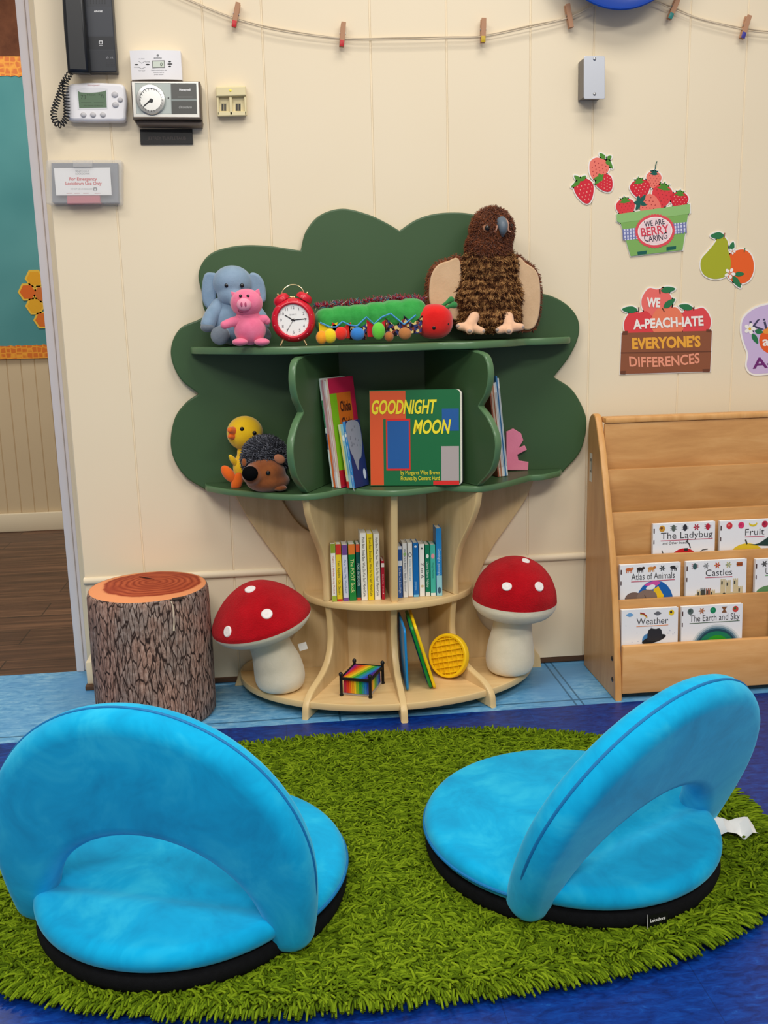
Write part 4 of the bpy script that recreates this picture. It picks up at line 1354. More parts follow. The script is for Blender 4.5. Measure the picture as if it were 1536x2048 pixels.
b = local_thing('picture_book', 'brown backed picture book at the far right of the lowest ledge', 'book', (at_y(1590, 1300, -0.26)[0], -0.2715, 0.062), (-0.05, 0, 0), 'white picture books on the display ledges')
mb = MB(); mb.box2((-0.073, 0, 0), (0.073, 0.0012, 0.178), paint((120, 60, 36)), 0.0005); mb.box2((-0.073, 0.009, 0), (0.073, 0.0102, 0.178), paint((120, 60, 36)), 0.0005); mb.build('cover', b)
mb = MB(); mb.box2((-0.072, 0.0013, 0.001), (0.071, 0.0089, 0.177), PAGE); mb.build('pages', b)

# ================================================================== TREE STUMP POUF
t = NT('printed_bark'); tc = t.n('ShaderNodeTexCoord')
mp = t.n('ShaderNodeMapping'); mp.inputs['Scale'].default_value = (105, 105, 19); t.l(tc.outputs['Object'], mp.inputs['Vector'])
nz = t.n('ShaderNodeTexNoise'); nz.inputs['Scale'].default_value = 22; nz.inputs['Detail'].default_value = 3; t.l(tc.outputs['Object'], nz.inputs['Vector'])
ad = t.n('ShaderNodeVectorMath', operation='MULTIPLY_ADD'); ad.inputs[1].default_value = (0.9, 0.9, 0.9); t.l(nz.outputs['Color'], ad.inputs[0]); t.l(mp.outputs[0], ad.inputs[2])
vo = t.n('ShaderNodeTexVoronoi', feature='DISTANCE_TO_EDGE'); vo.inputs['Scale'].default_value = 1.0; t.l(ad.outputs[0], vo.inputs['Vector'])
vc = t.n('ShaderNodeTexVoronoi'); vc.inputs['Scale'].default_value = 1.0; t.l(ad.outputs[0], vc.inputs['Vector'])
fine = t.noise(t.ocoords((160, 160, 60)), 1.0, 4, 0.7)
plate = t.ramp(fine, [(0.3, (124, 104, 96)), (0.5, (176, 158, 148)), (0.68, (214, 202, 194))])
tint = t.ramp(t.noise(t.ocoords((14, 14, 8)), 1.0, 3), [(0.4, (206, 200, 198)), (0.62, (236, 208, 196))])
plate = t.mix(1.0, plate, tint, 'MULTIPLY')
t.color(t.mix(t.ramp(vo.outputs['Distance'], [(0.025, (255, 255, 255)), (0.095, (0, 0, 0))]), plate, (52, 38, 34))).rough(0.8, 0.2)
t.bump(vo.outputs['Distance'], 0.35, 0.004)
M_BARK = t.m
t = NT('printed_growth_rings'); v = t.ocoords((1, 1, 1)); sp_ = t.n('ShaderNodeVectorMath', operation='LENGTH')
mp = t.n('ShaderNodeMapping'); mp.inputs['Scale'].default_value = (1, 1, 0); mp.inputs['Location'].default_value = (-0.01, -0.012, 0); t.l(v, mp.inputs['Vector'])
t.l(mp.outputs[0], sp_.inputs[0])
dist = t.math('ADD', sp_.outputs['Value'], t.math('MULTIPLY', t.math('SUBTRACT', t.noise(v, 14, 3), 0.5), 0.026))
wv = t.math('PINGPONG', t.math('MULTIPLY', dist, 62.0), 0.5)
ringc = t.ramp(wv, [(0.0, (132, 46, 24)), (0.22, (172, 76, 44)), (0.5, (192, 94, 56))])
ringc = t.mix(t.ramp(t.noise(v, 9, 2), [(0.4, (0, 0, 0)), (0.7, (255, 255, 255))]), ringc, (150, 58, 32))
t.color(t.mix(t.ramp(dist, [(0.117, (0, 0, 0)), (0.122, (255, 255, 255))]), ringc, (228, 148, 98))).rough(0.75, 0.2)
M_RINGS = t.m
st = thing('tree_stump_pouf', 'round pouf printed like a tree stump with bark sides and orange growth rings', 'stool', (-0.600, -0.168, 0))
SC = (-0.600, -0.168); SR, SH = 0.1505, 0.336
mb = MB(); mb.lathe([(0, 0.001), (SR * 0.96, 0.001), (SR * 0.995, 0.008), (SR * 1.0, 0.05), (SR * 1.005, 0.16), (SR * 0.998, 0.28), (SR * 0.992, 0.322), (SR * 0.975, SH - 0.004), (SR * 0.955, SH)], M_BARK, (SC[0], SC[1], 0), None, 72)
mb.build('bark_side', st, angle=60)
mb = MB(); mb.lathe([(SR * 0.957, SH - 0.0005), (SR * 0.9, SH + 0.002), (SR * 0.5, SH + 0.006), (0.0001, SH + 0.007)], M_RINGS, (SC[0], SC[1], 0), None, 72); mb.build('ring_top', st)
c = np.array([SC[0], SC[1], SH + 0.0082])
mb = MB(); mb.tube([c + (-0.03, 0.07, -0.0008), c + (-0.012, 0.055, 0), c + (0.012, 0.034, 0.0004)], [0.0008, 0.0016, 0.0006], paint((70, 30, 20)), 6); mb.build('crack', st)
a_ = math.radians(-62); e_ = np.array([SC[0] + SR * math.cos(a_), SC[1] + SR * math.sin(a_), 0])
mb = MB(); e2 = e_ + np.array([0.004, -0.004, 0])
mb.tube([e_ + (0, 0, SH - 0.004), e2 + (0, 0, SH - 0.014), e2 + (0.0005, -0.001, SH - 0.05)], 0.0012, paint((222, 206, 180)), 5)
mb.tube([e2 + (0.0005, -0.001, SH - 0.05), e2 + (-0.0015, -0.002, SH - 0.075)], [0.0012, 0.0026], paint((222, 206, 180)), 6); mb.build('loose_thread', st)
mb = MB(); q = e_ + np.array([0.016, 0.008, SH + 0.0]); mb.box(q, (0.030, 0.010, 0.006), paint((60, 46, 38), 0.6), rz(22), 0.003); mb.build('zip_end', st)

# ================================================================== MUSHROOM CUSHIONS
t = NT('red_plush'); v = t.coords()
t.color(t.ramp(t.noise(v, 18, 3), [(0.3, (168, 6, 20)), (0.7, (194, 12, 28))])).rough(0.95, 0.1)
t.b.inputs['Sheen Weight'].default_value = 0.35; t.b.inputs['Sheen Tint'].default_value = (1, 0.2, 0.2, 1)
t.bump(t.noise(v, 240, 4, 0.75), 0.8, 0.005); M_REDP = t.m
M_CREAMP = fabric('cream_plush', (226, 216, 190), (236, 226, 202), 20, 0.3, 0.3)
M_SPOT = fabric('white_embroidery', (236, 226, 224), (246, 240, 236), 200, 0.4, 0.1)


def mushroom(lab, base, tilt, cap, stem, spots, tagpos=None):
    m = local_thing('mushroom_cushion', lab, 'cushion', base, (0, 0, 0), 'plush mushrooms beside the shelf')
    T = lambda q: (rx(tilt[0]) @ ry(tilt[1])) @ Vector(q)

    def rot(mb_):
        mb_.v = [tuple(T(q)) for q in mb_.v]; return mb_
    zt = stem[-1][1]
    S = cr(stem, 5)
    # the stem stands upright on the shelf and bends gradually into the tilt of the cap
    mb = MB(); mb.lathe([(max(0.0001, r), z) for r, z in S], M_CREAMP, (0, 0, 0), None, 44)
    vv = []
    for q in mb.v:
        k = min(1, max(0, q[2] / zt)); k = k * k * (3 - 2 * k)
        p = T(q); vv.append((q[0] * (1 - k) + p.x * k, q[1] * (1 - k) + p.y * k, q[2] * (1 - k) + p.z * k))
    r_ = random.Random(5)
    mb.v = vv; mb.build('stem', m, angle=80)
    iu = next(i for i, q in enumerate(cap) if q[0] == max(a for a, b in cap))
    U = cr(cap[:iu + 1], 5); P = cr(cap[iu:], 7)
    mb = MB(); mb.lathe([(max(0.0001, r), z) for r, z in U], M_CREAMP, (0, 0, 0), None, 56); rot(mb).build('cap_underside', m, angle=80)
    mb = MB(); mb.lathe([(max(0.0001, r), z) for r, z in P], M_REDP, (0, 0, 0), None, 56); rot(mb); cp_ = mb.build('cap', m, angle=80)
    seg = np.r_[0, np.cumsum(np.linalg.norm(np.diff(P, axis=0), axis=1))]
    tg = np.gradient(P, axis=0); tg /= np.linalg.norm(tg, axis=1)[:, None]

    def surf(th, s, h):
        r, z = np.interp(s, seg, P[:, 0]), np.interp(s, seg, P[:, 1])
        tr, tz = np.interp(s, seg, tg[:, 0]), np.interp(s, seg, tg[:, 1])
        r, z = r + tz * h, z - tr * h
        return T((r * math.cos(th), r * math.sin(th), z))
    for th, s, a, b in spots:
        s0 = s * seg[-1]; th0 = math.radians(th); r0 = float(np.interp(s0, seg, P[:, 0])); G = []
        for k, (f, h) in enumerate(((0.0, .0028), (0.35, .0028), (0.6, .0022), (0.72, .0030), (0.9, .0026), (1.0, -.0004))):
            row = []
            for q in range(28):
                an = 2 * PI * q / 28
                ss_ = s0 + b * f * math.sin(an)
                rr = max(0.02, float(np.interp(min(ss_, seg[-1]), seg, P[:, 0])))
                row.append(tuple(surf(th0 + a * f * math.cos(an) / max(rr, 0.03), min(ss_, seg[-1]), h)))
            G.append(row)
        mb = MB(); mb.grid(G, M_SPOT, cv=True); mb.build('spot', cp_, angle=80)
    if tagpos is not None:
        mb = MB(); mb.box(tagpos, (0.022, 0.001, 0.02), paint((232, 230, 226)), ry(-14)); mb.build('care_tag', m)
    return m


b = at_y(562, 1384, -0.165)
mushroom('red mushroom cushion with white spots tilting left, beside the tree stump pouf', (b[0], -0.165, 0.044), (4, -12),
         [(0.045, 0.158), (0.075, 0.158), (0.106, 0.166), (0.124, 0.182), (0.129, 0.194), (0.126, 0.208), (0.108, 0.236), (0.081, 0.264), (0.050, 0.285), (0.023, 0.296), (0.0, 0.298)],
         [(0.0, 0.0), (0.040, 0.0), (0.058, 0.008), (0.0655, 0.035), (0.062, 0.075), (0.054, 0.115), (0.052, 0.165)],
         [(-131, 0.17, 0.0125, 0.0145), (-74, 0.33, 0.0145, 0.0135), (-95, 0.82, 0.015, 0.012)], (0.062, 0.01, 0.105))
b = at_y(1018, 1350, -0.150)
mushroom('red mushroom cushion with white spots standing upright, beside the display bookcase', (b[0] + 0.002, -0.150, 0.044), (2, 3),
         [(0.045, 0.158), (0.070, 0.158), (0.094, 0.168), (0.108, 0.186), (0.111, 0.204), (0.107, 0.230), (0.094, 0.262), (0.072, 0.290), (0.045, 0.308), (0.020, 0.316), (0.0, 0.318)],
         [(0.0, 0.0), (0.038, 0.0), (0.058, 0.010), (0.0645, 0.040), (0.060, 0.080), (0.052, 0.125), (0.050, 0.165)],
         [(-118, 0.36, 0.0135, 0.0115), (-64, 0.36, 0.0135, 0.013), (-50, 0.84, 0.012, 0.011)])

# ================================================================== FLOOR CHAIRS
t = NT('turquoise_velvet'); v = t.coords()
f = t.noise(v, 9, 4, 0.65, 0.5)
t.color(t.ramp(f, [(0.28, (0, 142, 192)), (0.5, (2, 164, 214)), (0.72, (44, 186, 224))])).rough(0.85, 0.15)
t.b.inputs['Sheen Weight'].default_value = 0.4; t.b.inputs['Sheen Roughness'].default_value = 0.45; t.b.inputs['Sheen Tint'].default_value = (0.3, 0.8, 1, 1)
t.bump(t.noise(v, 260, 3, 0.7), 0.12, 0.001); M_VELVET = t.m
M_BASE = fabric('black_canvas', (9, 9, 11), (14, 15, 18), 90, 0.3, 0.0)
M_ZIP = paint((8, 110, 168), 0.6)


def puff(mb, pts, t, fn, mat, r, n=6):
    """rounded cushion from a closed outline"""
    p = np.asarray(pts, float)
    area = 0.5 * np.sum(p[:, 0] * np.roll(p[:, 1], -1) - np.roll(p[:, 0], -1) * p[:, 1])
    if area < 0:
        p = p[::-1]
    e0 = p - np.roll(p, 1, 0); e1 = np.roll(p, -1, 0) - p
    nn = np.stack([e0[:, 1], -e0[:, 0]], 1) / (np.linalg.norm(e0, axis=1)[:, None] + 1e-12) + np.stack([e1[:, 1], -e1[:, 0]], 1) / (np.linalg.norm(e1, axis=1)[:, None] + 1e-12)
    nn /= np.linalg.norm(nn, axis=1)[:, None] + 1e-12
    rings = []
    for k in range(n + 1):
        a = PI / 2 * k / n; rings.append((r * (1 - math.sin(a)), t / 2 * (1 - math.cos(a)) if False else r * 1.0 * (1 - math.cos(a))))
    rings = [(r * (1 - math.sin(PI / 2 * k / n)), r * (1 - math.cos(PI / 2 * k / n))) for k in range(n + 1)]
    rings += [(i, t - w) for i, w in rings[::-1]]
    P = [[fn(q[0], q[1], w) for q in (p - nn * i)] for i, w in rings]
    mb.grid(P, mat, cv=True); m = len(p)
    mb.add(P[0], [list(range(m))[::-1]], mat); mb.add(P[-1], [list(range(m))], mat)


def floor_chair(lab, c, ang, phi, z0=0.0105, extras=False):
    ch = local_thing('floor_chair', lab, 'floor chair', (c[0], c[1], z0), (0, 0, math.radians(ang)), 'turquoise folding floor chairs on the green rug')
    Rb, hy, rr, rc = 0.272, -0.12, 0.2424, -0.030
    zb, zt = 0.033, 0.074

    def rim(a, d=0.0):
        """outline of the seat: a wide front disc and a narrower lobe behind the hinge"""
        x, y = math.cos(a), math.sin(a)
        r1 = Rb
        b = -rc * y
        r2 = -(b) + math.sqrt(max(0.0, b * b - (rc * rc - rr * rr)))
        k = min(1.0, max(0.0, (hy + 0.012 - Rb * y) / 0.024))
        return (r1 * (1 - k) + r2 * k) + d

    def disc(mb, prof, mat, n=140):
        P = []
        for d, z, f in prof:                    # d = inset from the rim, or a share f of the radius
            row = []
            for q in range(n):
                a = 2 * PI * q / n
                r = rim(a, -d) * f
                row.append((r * math.cos(a), r * math.sin(a), z))
            P.append(row)
        mb.grid(P, mat, cv=True)
    mb = MB(); disc(mb, [(0.02, 0, 0.0005), (0.02, 0, 1), (0.005, 0.005, 1), (0.001, 0.016, 1), (0.003, 0.030, 1), (0.010, zb, 1), (0.01, zb, 0.0005)], M_BASE)
    bs = mb.build('base', ch, angle=60)
    hh = (zt - zb) / 2
    prof_ = [(0.02, zb - 0.001, 0.0005), (0.02, zb - 0.001, 1)] + [(0.021 * (1 - math.cos(a)), zb + hh + hh * math.sin(a), 1) for a in np.linspace(-1.3, PI / 2, 12)] + \
        [(0.021, zt + 0.006 * (1 - f ** 2), f) for f in np.linspace(0.96, 0.0005, 30)]
    mb = MB(); disc(mb, prof_, M_VELVET)
    vv = []
    for x, y, z in mb.v:
        if z > zb + hh:
            z -= 0.007 * math.exp(-((y - hy) / 0.020) ** 2) * min(1, (z - zb - hh) / 0.02)
        vv.append((x, y, z))
    mb.v = vv; seat = mb.build('seat_cushion', ch, angle=70)
    mb = MB(); pts = [(rim(a, 0.0005) * math.cos(a), rim(a, 0.0005) * math.sin(a), zb + hh * 0.9) for a in np.linspace(math.radians(-21), math.radians(201), 90)]
    mb.tube(pts, 0.0030, M_ZIP, 8); mb.build('zipper', seat)
    # crescent backrest hinged across the seat
    cw, Ro, T_ = 0.097, 0.272, 0.068
    sp_, cp_ = math.sin(math.radians(phi)), math.cos(math.radians(phi)); zh = 0.058

    def fn(u, w, d):
        d -= T_ / 2
        return (u, hy - w * cp_ - sp_ * d, zh + w * sp_ - cp_ * d)
    a0 = math.asin((-0.022 - cw) / Ro); n = 90; rows = []

    def section(O, I, sc=1.0, off=(0, 0)):
        O, I = np.array(O), np.array(I); m = (O + I) / 2 + np.array(off); d = (O - I); a = np.linalg.norm(d) / 2; d /= 2 * a
        a *= sc; h = T_ / 2 * sc; r = min(0.030, a * 0.96, h * 0.96); row = []
        for cx_, cy_, st in ((a - r, h - r, 0), (-(a - r), h - r, 90), (-(a - r), -(h - r), 180), (a - r, -(h - r), 270)):
            for k in range(6):
                t_ = math.radians(st + 90 * k / 5); p = m + d * (cx_ + r * math.cos(t_)); row.append(fn(p[0], p[1], T_ / 2 + cy_ + r * math.sin(t_)))
        return row
    def ends(t):
        a = a0 + (PI - 2 * a0) * t
        ca = math.cos(a)
        if math.sin(a) < 0:
            ca = math.copysign(1 - (1 - abs(ca)) * 0.45, ca)
        return ((Ro * ca, cw + Ro * math.sin(a)), (0.186 * math.cos(PI * t), -0.032 + 0.178 * math.sin(PI * t)))
    for a in (1.5, 1.2, 0.9, 0.6, 0.3):
        rows.append(section(*ends(0), math.cos(a), (0, -0.026 * math.sin(a))))
    for k in range(n + 1):
        rows.append(section(*ends(k / n)))
    for a in (0.3, 0.6, 0.9, 1.2, 1.5):
        rows.append(section(*ends(1), math.cos(a), (0, -0.026 * math.sin(a))))
    mb = MB(); mb.grid(rows, M_VELVET, cv=True); back = mb.build('backrest', ch, angle=80)
    mb = MB(); pts = [fn((Ro - 0.0008) * math.cos(a), cw + (Ro - 0.0008) * math.sin(a), T_ / 2) for a in np.linspace(a0 + 0.1, PI - a0 - 0.1, 100)]
    mb.tube(pts, 0.0030, M_ZIP, 8); mb.build('zipper', back)
    if extras:
        mb = MB(); an = math.radians(-31 - 4); q = np.array([0.277 * math.cos(an), 0.277 * math.sin(an)]); d = np.array([math.cos(an), math.sin(an)]); n_ = np.array([-d[1], d[0]])
        G = []
        for i, (s_, z_) in enumerate(((-.008, .036), (.012, .038), (.03, .030), (.045, .026), (.06, .036), (.072, .028))):
            G.append([(q[0] + d[0] * s_ + n_[0] * w_, q[1] + d[1] * s_ + n_[1] * w_, z_ - 0.012 * (w_ < 0) + 0.006 * math.sin(i * 2 + w_ * 90)) for w_ in (-.02, -.007, .007, .02)])
        M_TAG = paint((236, 236, 234), 0.6); mb.grid(G, M_TAG); mb.build('care_tag', ch)
        mb = MB(); am = math.radians(-98 - 31 + 22); cd = Card(mb, lambda u, v, h: (rim(am + u / Rb, h + 0.001) * math.cos(am + u / Rb), rim(am + u / Rb, h + 0.001) * math.sin(am + u / Rb), v))
        cd.rect(-0.019, 0.006, 0.019, 0.028, paint((8, 8, 10)), 1); cd.text('Lakeshore', 0, 0.018, 0.0085, WHITE, 3, width=0.028, bold=0.02); cd.line([(-0.019, 0.004), (-0.019, 0.030)], 0.001, paint((200, 200, 200)), 3)
        mb.build('brand_label', bs)
    return ch


CH_L, CH_R = (-0.440, -1.018), (0.254, -0.968)
floor_chair('turquoise velvet floor chair seen from behind at the left end of the rug', CH_L, -19, 80)
floor_chair('turquoise velvet floor chair with a white care tag at the right end of the rug', CH_R, 31, 67, extras=True)

# ================================================================== SHAG RUG
RC, RA, RB_, RN = (-0.112, -0.884), 0.757, 0.458, 2.55


def rug_r(x, y):
    return (np.abs((x - RC[0]) / RA) ** RN + np.abs((y - RC[1]) / RB_) ** RN) ** (1 / RN)


rug = thing('shag_rug', 'oval lime green shag rug on the blue floor under the two floor chairs', 'rug', (RC[0], RC[1], 0))
pts = []
for k in range(120):
    a = 2 * PI * k / 120; c_, s_ = math.cos(a), math.sin(a)
    pts.append((RC[0] + RA * 0.985 * np.sign(c_) * abs(c_) ** (2 / RN), RC[1] + RB_ * 0.985 * np.sign(s_) * abs(s_) ** (2 / RN)))
mb = MB(); mb.slab(pts, 0.009, lambda u, v, w: (u, v, 0.0008 + w), paint((62, 84, 18), 0.95, 0.1), 0.003); mb.build('backing', rug)
t = NT('lime_yarn'); gi = t.n('ShaderNodeNewGeometry')
vr = t.ramp(gi.outputs['Random Per Island'], [(0.0, (62, 82, 6)), (0.5, (90, 113, 12)), (1.0, (120, 142, 24))])
t.color(vr).rough(0.9, 0.08); M_YARN = t.m
NS = 38000
x = RC[0] + (RNG.random(NS * 2) * 2 - 1) * RA; y = RC[1] + (RNG.random(NS * 2) * 2 - 1) * RB_
ok = rug_r(x, y) < 0.995
for c_ in (CH_L, CH_R):
    ok &= np.hypot(x - c_[0], y - c_[1]) > 0.240
x, y = x[ok][:NS], y[ok][:NS]; n = len(x)
P = np.stack([x, y, np.full(n, 0.008)], 1)


def swirl(x, y, s, ph):
    return np.sin(x * s + ph) + np.sin(y * s * 1.3 - ph * 2) + np.sin((x + y) * s * 0.7 + ph * 3) + np.sin((x - y) * s * 1.9 + ph)


ang = swirl(x, y, 23, 0.7) * 0.9 + RNG.normal(0, 1.5, n)
edge = np.clip((rug_r(x, y) - 0.90) / 0.1, 0, 1)
ox, oy = (x - RC[0]) / RA ** 2, (y - RC[1]) / RB_ ** 2; ol = np.hypot(ox, oy) + 1e-9
hx, hy_ = np.cos(ang) * (1 - edge) + ox / ol * edge * 1.2, np.sin(ang) * (1 - edge) + oy / ol * edge * 1.2
lean = RNG.uniform(0.7, 1.5, n)
D0 = np.stack([hx * 0.35, hy_ * 0.35, np.ones(n)], 1)
D1 = np.stack([hx * lean * 1.5, hy_ * lean * 1.5, 0.45 - lean * 0.62 - edge * 0.15], 1)
strands('pile', P, D0, D1, RNG.uniform(0.022, 0.032, n), RNG.uniform(0.0019, 0.0028, n), M_YARN, rug, seg=4, sides=5, taper=0.75)

# ================================================================== TOYS ON THE UPPER LEAF SHELF (top at z = 0.922)
ZU, ZL, ZM, ZB = 0.9222, 0.5682, 0.2627, 0.0422
EYE = paint((14, 14, 16), 0.12, 0.6)


def lump(mb, px, py, y, rx_, rz_, ry_, mat, R=None, sup=1.0, zmin=None, seg=28, rings=18):
    """ellipsoid whose centre lies on the plane y; radii rx_, rz_ in photo pixels, ry_ in metres"""
    k = 1.0 / ppm(y); c = at_y(px, py, y); o = mb.nv
    mb.ell(c, (rx_ * k, ry_, rz_ * k), mat, R, seg, rings, sup)
    if zmin is not None:
        mb.v[o:] = [(a, b, max(zmin, d)) for a, b, d in mb.v[o:]]
    return mb


def limb(mb, pts, mat, n=14, zmin=None):
    """tapered limb through (px, py, y, radius in px)"""
    P = cr([at_y(a, b, y) for a, b, y, r in pts], 6); Rr = cr([[r / ppm(y)] for a, b, y, r in pts], 6)[:, 0]
    d0 = P[0] - P[1]; d0 /= np.linalg.norm(d0); d1 = P[-1] - P[-2]; d1 /= np.linalg.norm(d1)
    pre = [(P[0] + d0 * Rr[0] * math.sin(a), Rr[0] * math.cos(a)) for a in (1.5, 1.2, 0.8, 0.4)]
    post = [(P[-1] + d1 * Rr[-1] * math.sin(a), Rr[-1] * math.cos(a)) for a in (0.4, 0.8, 1.2, 1.5)]
    pts3 = [p for p, r in pre] + list(P) + [p for p, r in post]; rr = [r for p, r in pre] + list(Rr) + [r for p, r in post]
    o = mb.nv; mb.tube(pts3, rr, mat, n)
    if zmin is not None:
        mb.v[o:] = [(a, b, max(zmin, d)) for a, b, d in mb.v[o:]]
    return mb


def bead(parent, name, px, py, y, r, mat=EYE, ryf=0.6):
    mb = MB(); k = 1 / ppm(y); mb.ell(at_y(px, py, y), (r * k, r * k * ryf, r * k), mat, None, 16, 10); return mb.build(name, parent)


# --- grey-blue elephant, a plain soft toy
M_ELE = fabric('blue_grey_plush', (122, 148, 172), (138, 162, 186), 30, 0.3, 0.4)
M_ELE2 = fabric('grey_plush_sole', (112, 122, 132), (126, 136, 146), 40, 0.4, 0.3)
y0 = -0.070
el = thing('plush_elephant', 'blue-grey plush elephant sitting at the left end of the upper green shelf', 'soft toy', (at_y(470, 688, y0)[0], y0, ZU))
mb = MB(); lump(mb, 472, 645, y0, 50, 44, 0.045, M_ELE, zmin=ZU); lump(mb, 470, 608, y0, 36, 30, 0.036, M_ELE)
fuse(mb, 0.004, 5, M_ELE).build('body', el, angle=180)
mb = MB(); lump(mb, 465, 566, y0 - 0.006, 38, 33, 0.044, M_ELE); lump(mb, 466, 590, y0 - 0.014, 30, 24, 0.036, M_ELE)
limb(mb, [(470, 590, y0 - 0.03, 17), (474, 606, y0 - 0.046, 13), (478, 620, y0 - 0.048, 9)], M_ELE)
fuse(mb, 0.0035, 5, M_ELE).build('head', el, angle=180)
for pts in ([(434, 552), (424, 545), (410, 548), (404, 570), (404, 595), (410, 612), (420, 618), (428, 608), (433, 590)],
            [(498, 552), (505, 545), (518, 550), (528, 565), (532, 588), (530, 603), (520, 604), (508, 592), (499, 580)]):
    P_ = [(q[0], q[2]) for q in (at_y(a, b, y0 - 0.01) for a, b in cr(pts, 5, True))]
    mb = MB(); puff(mb, P_, 0.014, lambda u, v, w: (u, y0 - 0.014 + w, v), M_ELE, 0.0065, 4); mb.build('ear', el, angle=180)
for pts in ([(438, 610, y0 - 0.01, 14), (424, 630, y0 - 0.028, 14), (416, 648, y0 - 0.04, 14)], [(500, 612, y0 - 0.01, 13), (518, 630, y0 - 0.024, 13), (526, 646, y0 - 0.034, 13)]):
    mb = MB(); limb(mb, pts, M_ELE); ar = mb.build('arm', el, angle=180)
    mb = MB(); lump(mb, pts[-1][0] - 1, pts[-1][1] + 6, pts[-1][2] - 0.003, 13.5, 10, 0.0165, M_ELE2); mb.build('paw', ar, angle=180)
for px, py in ((440, 672), (524, 672)):
    mb = MB(); limb(mb, [(px + (8 if px < 470 else -12), 664, y0 - 0.01, 16), (px, py - 2, y0 - 0.05, 17)], M_ELE, zmin=ZU); lg = mb.build('leg', el, angle=180)
    mb = MB(); lump(mb, px, py - 1, y0 - 0.060, 18, 18, 0.012, M_ELE2, zmin=ZU); mb.build('sole', lg, angle=180)
for px in (453, 484):
    bead(el, 'eye', px, 571, y0 - 0.0465, 4)

# --- pink pig
M_PIG = fabric('pink_plush', (226, 108, 142), (238, 126, 158), 30, 0.3, 0.45)
M_PIG2 = fabric('pale_pink_plush', (236, 150, 174), (240, 160, 182), 30, 0.2, 0.3)
yp = -0.190
pg = thing('plush_pig', 'pink plush pig sitting in front of the plush elephant, left of the red alarm clock', 'soft toy', (at_y(500, 690, yp)[0], yp, ZU))
mb = MB(); lump(mb, 500, 659, yp, 31, 30, 0.034, M_PIG, zmin=ZU); lump(mb, 496, 634, yp, 24, 16, 0.024, M_PIG)
fuse(mb, 0.003, 5, M_PIG).build('body', pg, angle=180)
mb = MB(); lump(mb, 493, 606, yp - 0.004, 31, 27, 0.034, M_PIG); hd = mb.build('head', pg, angle=180)
mb = MB(); lump(mb, 488, 609, yp - 0.038, 14, 12, 0.010, M_PIG2); sn = mb.build('snout', hd, angle=180)
for px in (483, 491):
    mb = MB(); lump(mb, px, 609, yp - 0.0478, 2.0, 4.5, 0.0012, paint((176, 70, 106)), seg=12, rings=8); mb.build('nostril', hd)
for pts in ([(464, 595), (462, 583), (473, 585), (479, 586)], [(507, 583), (518, 577), (521, 590), (515, 597)]):
    P_ = [(q[0], q[2]) for q in (at_y(a, b, yp - 0.008) for a, b in pts)]
    mb = MB(); mb.slab(P_, 0.010, lambda u, v, w: (u, yp - 0.013 + w, v), M_PIG, 0.003); mb.build('ear', pg, angle=180)
for px in (481, 496):
    bead(pg, 'eye', px, 592, yp - 0.0335, 3.2, EYE, 0.8)
mb = MB(); mb.tube([at_y(a, b, y) for a, b, y in ((476, 620, yp - 0.0312), (480, 625, yp - 0.0315), (486, 626, yp - 0.032))], 0.0009, paint((120, 30, 60)), 6); mb.build('mouth', hd)
mb = MB(); limb(mb, [(478, 641, yp - 0.006, 10), (462, 645, yp - 0.012, 9), (449, 650, yp - 0.018, 8)], M_PIG); mb.build('arm', pg, angle=180)
mb = MB(); limb(mb, [(518, 640, yp - 0.002, 10), (529, 639, yp - 0.004, 9), (534, 642, yp - 0.004, 7)], M_PIG); mb.build('arm', pg, angle=180)
for px in (480, 524):
    mb = MB(); lump(mb, px, 684, yp - 0.022, 15, 7.5, 0.018, M_PIG, zmin=ZU); mb.build('foot', pg, angle=180)

# --- red twin-bell alarm clock
RDC = paint((206, 18, 44), 0.28, 0.5); BRASS = paint((226, 200, 150), 0.22, 0.5, 0.85); CHR = paint((214, 206, 190), 0.2, 0.5, 0.9)
yc = -0.180; kc = 1 / ppm(yc - 0.03); cc = at_y(587, 640, yc)
ck = thing('alarm_clock', 'red twin-bell alarm clock with a white dial on the upper green shelf', 'clock', (cc[0], yc, ZU))
RW = rz(-3) @ rx(90)
Rk = 43 * kc
mb = MB(); mb.lathe(cr([(0.0001, -0.024), (Rk * 0.75, -0.023), (Rk * 0.96, -0.015), (Rk * 1.0, 0.0), (Rk * 0.985, 0.014), (Rk * 0.90, 0.024), (Rk * 0.78, 0.0285), (Rk * 0.715, 0.026), (Rk * 0.70, 0.0225)], 4), RDC, cc, RW, 56)
cs = mb.build('case', ck, angle=60)
fy = -0.0226
fn_ = lambda u, v, h: tuple(Vector(cc) + rz(-3) @ Vector((u, fy - h, v)))
mb = MB(); cd = Card(mb, fn_, 1, 0.0002); cd.ell(0, 0, Rk * 0.712, Rk * 0.712, paint((244, 242, 238), 0.35), 1, n=48)
for k in range(12):
    a = math.radians(90 - 30 * (k + 1)); r_ = Rk * 0.55
    cd.text(str(k + 1), r_ * math.cos(a), r_ * math.sin(a), Rk * 0.19, paint((96, 92, 100)), 2)
for k in range(60):
    a = 2 * PI * k / 60; cd.line([(Rk * .66 * math.cos(a), Rk * .66 * math.sin(a)), (Rk * (.685 if k % 5 else .70) * math.cos(a), Rk * .69 * math.sin(a))], 0.0003, paint((110, 106, 112)), 2)
cd.text('QUARTZ', 0, Rk * 0.24, Rk * 0.085, paint((120, 116, 122)), 2)
dl_ = mb.build('dial', ck, smooth=False)
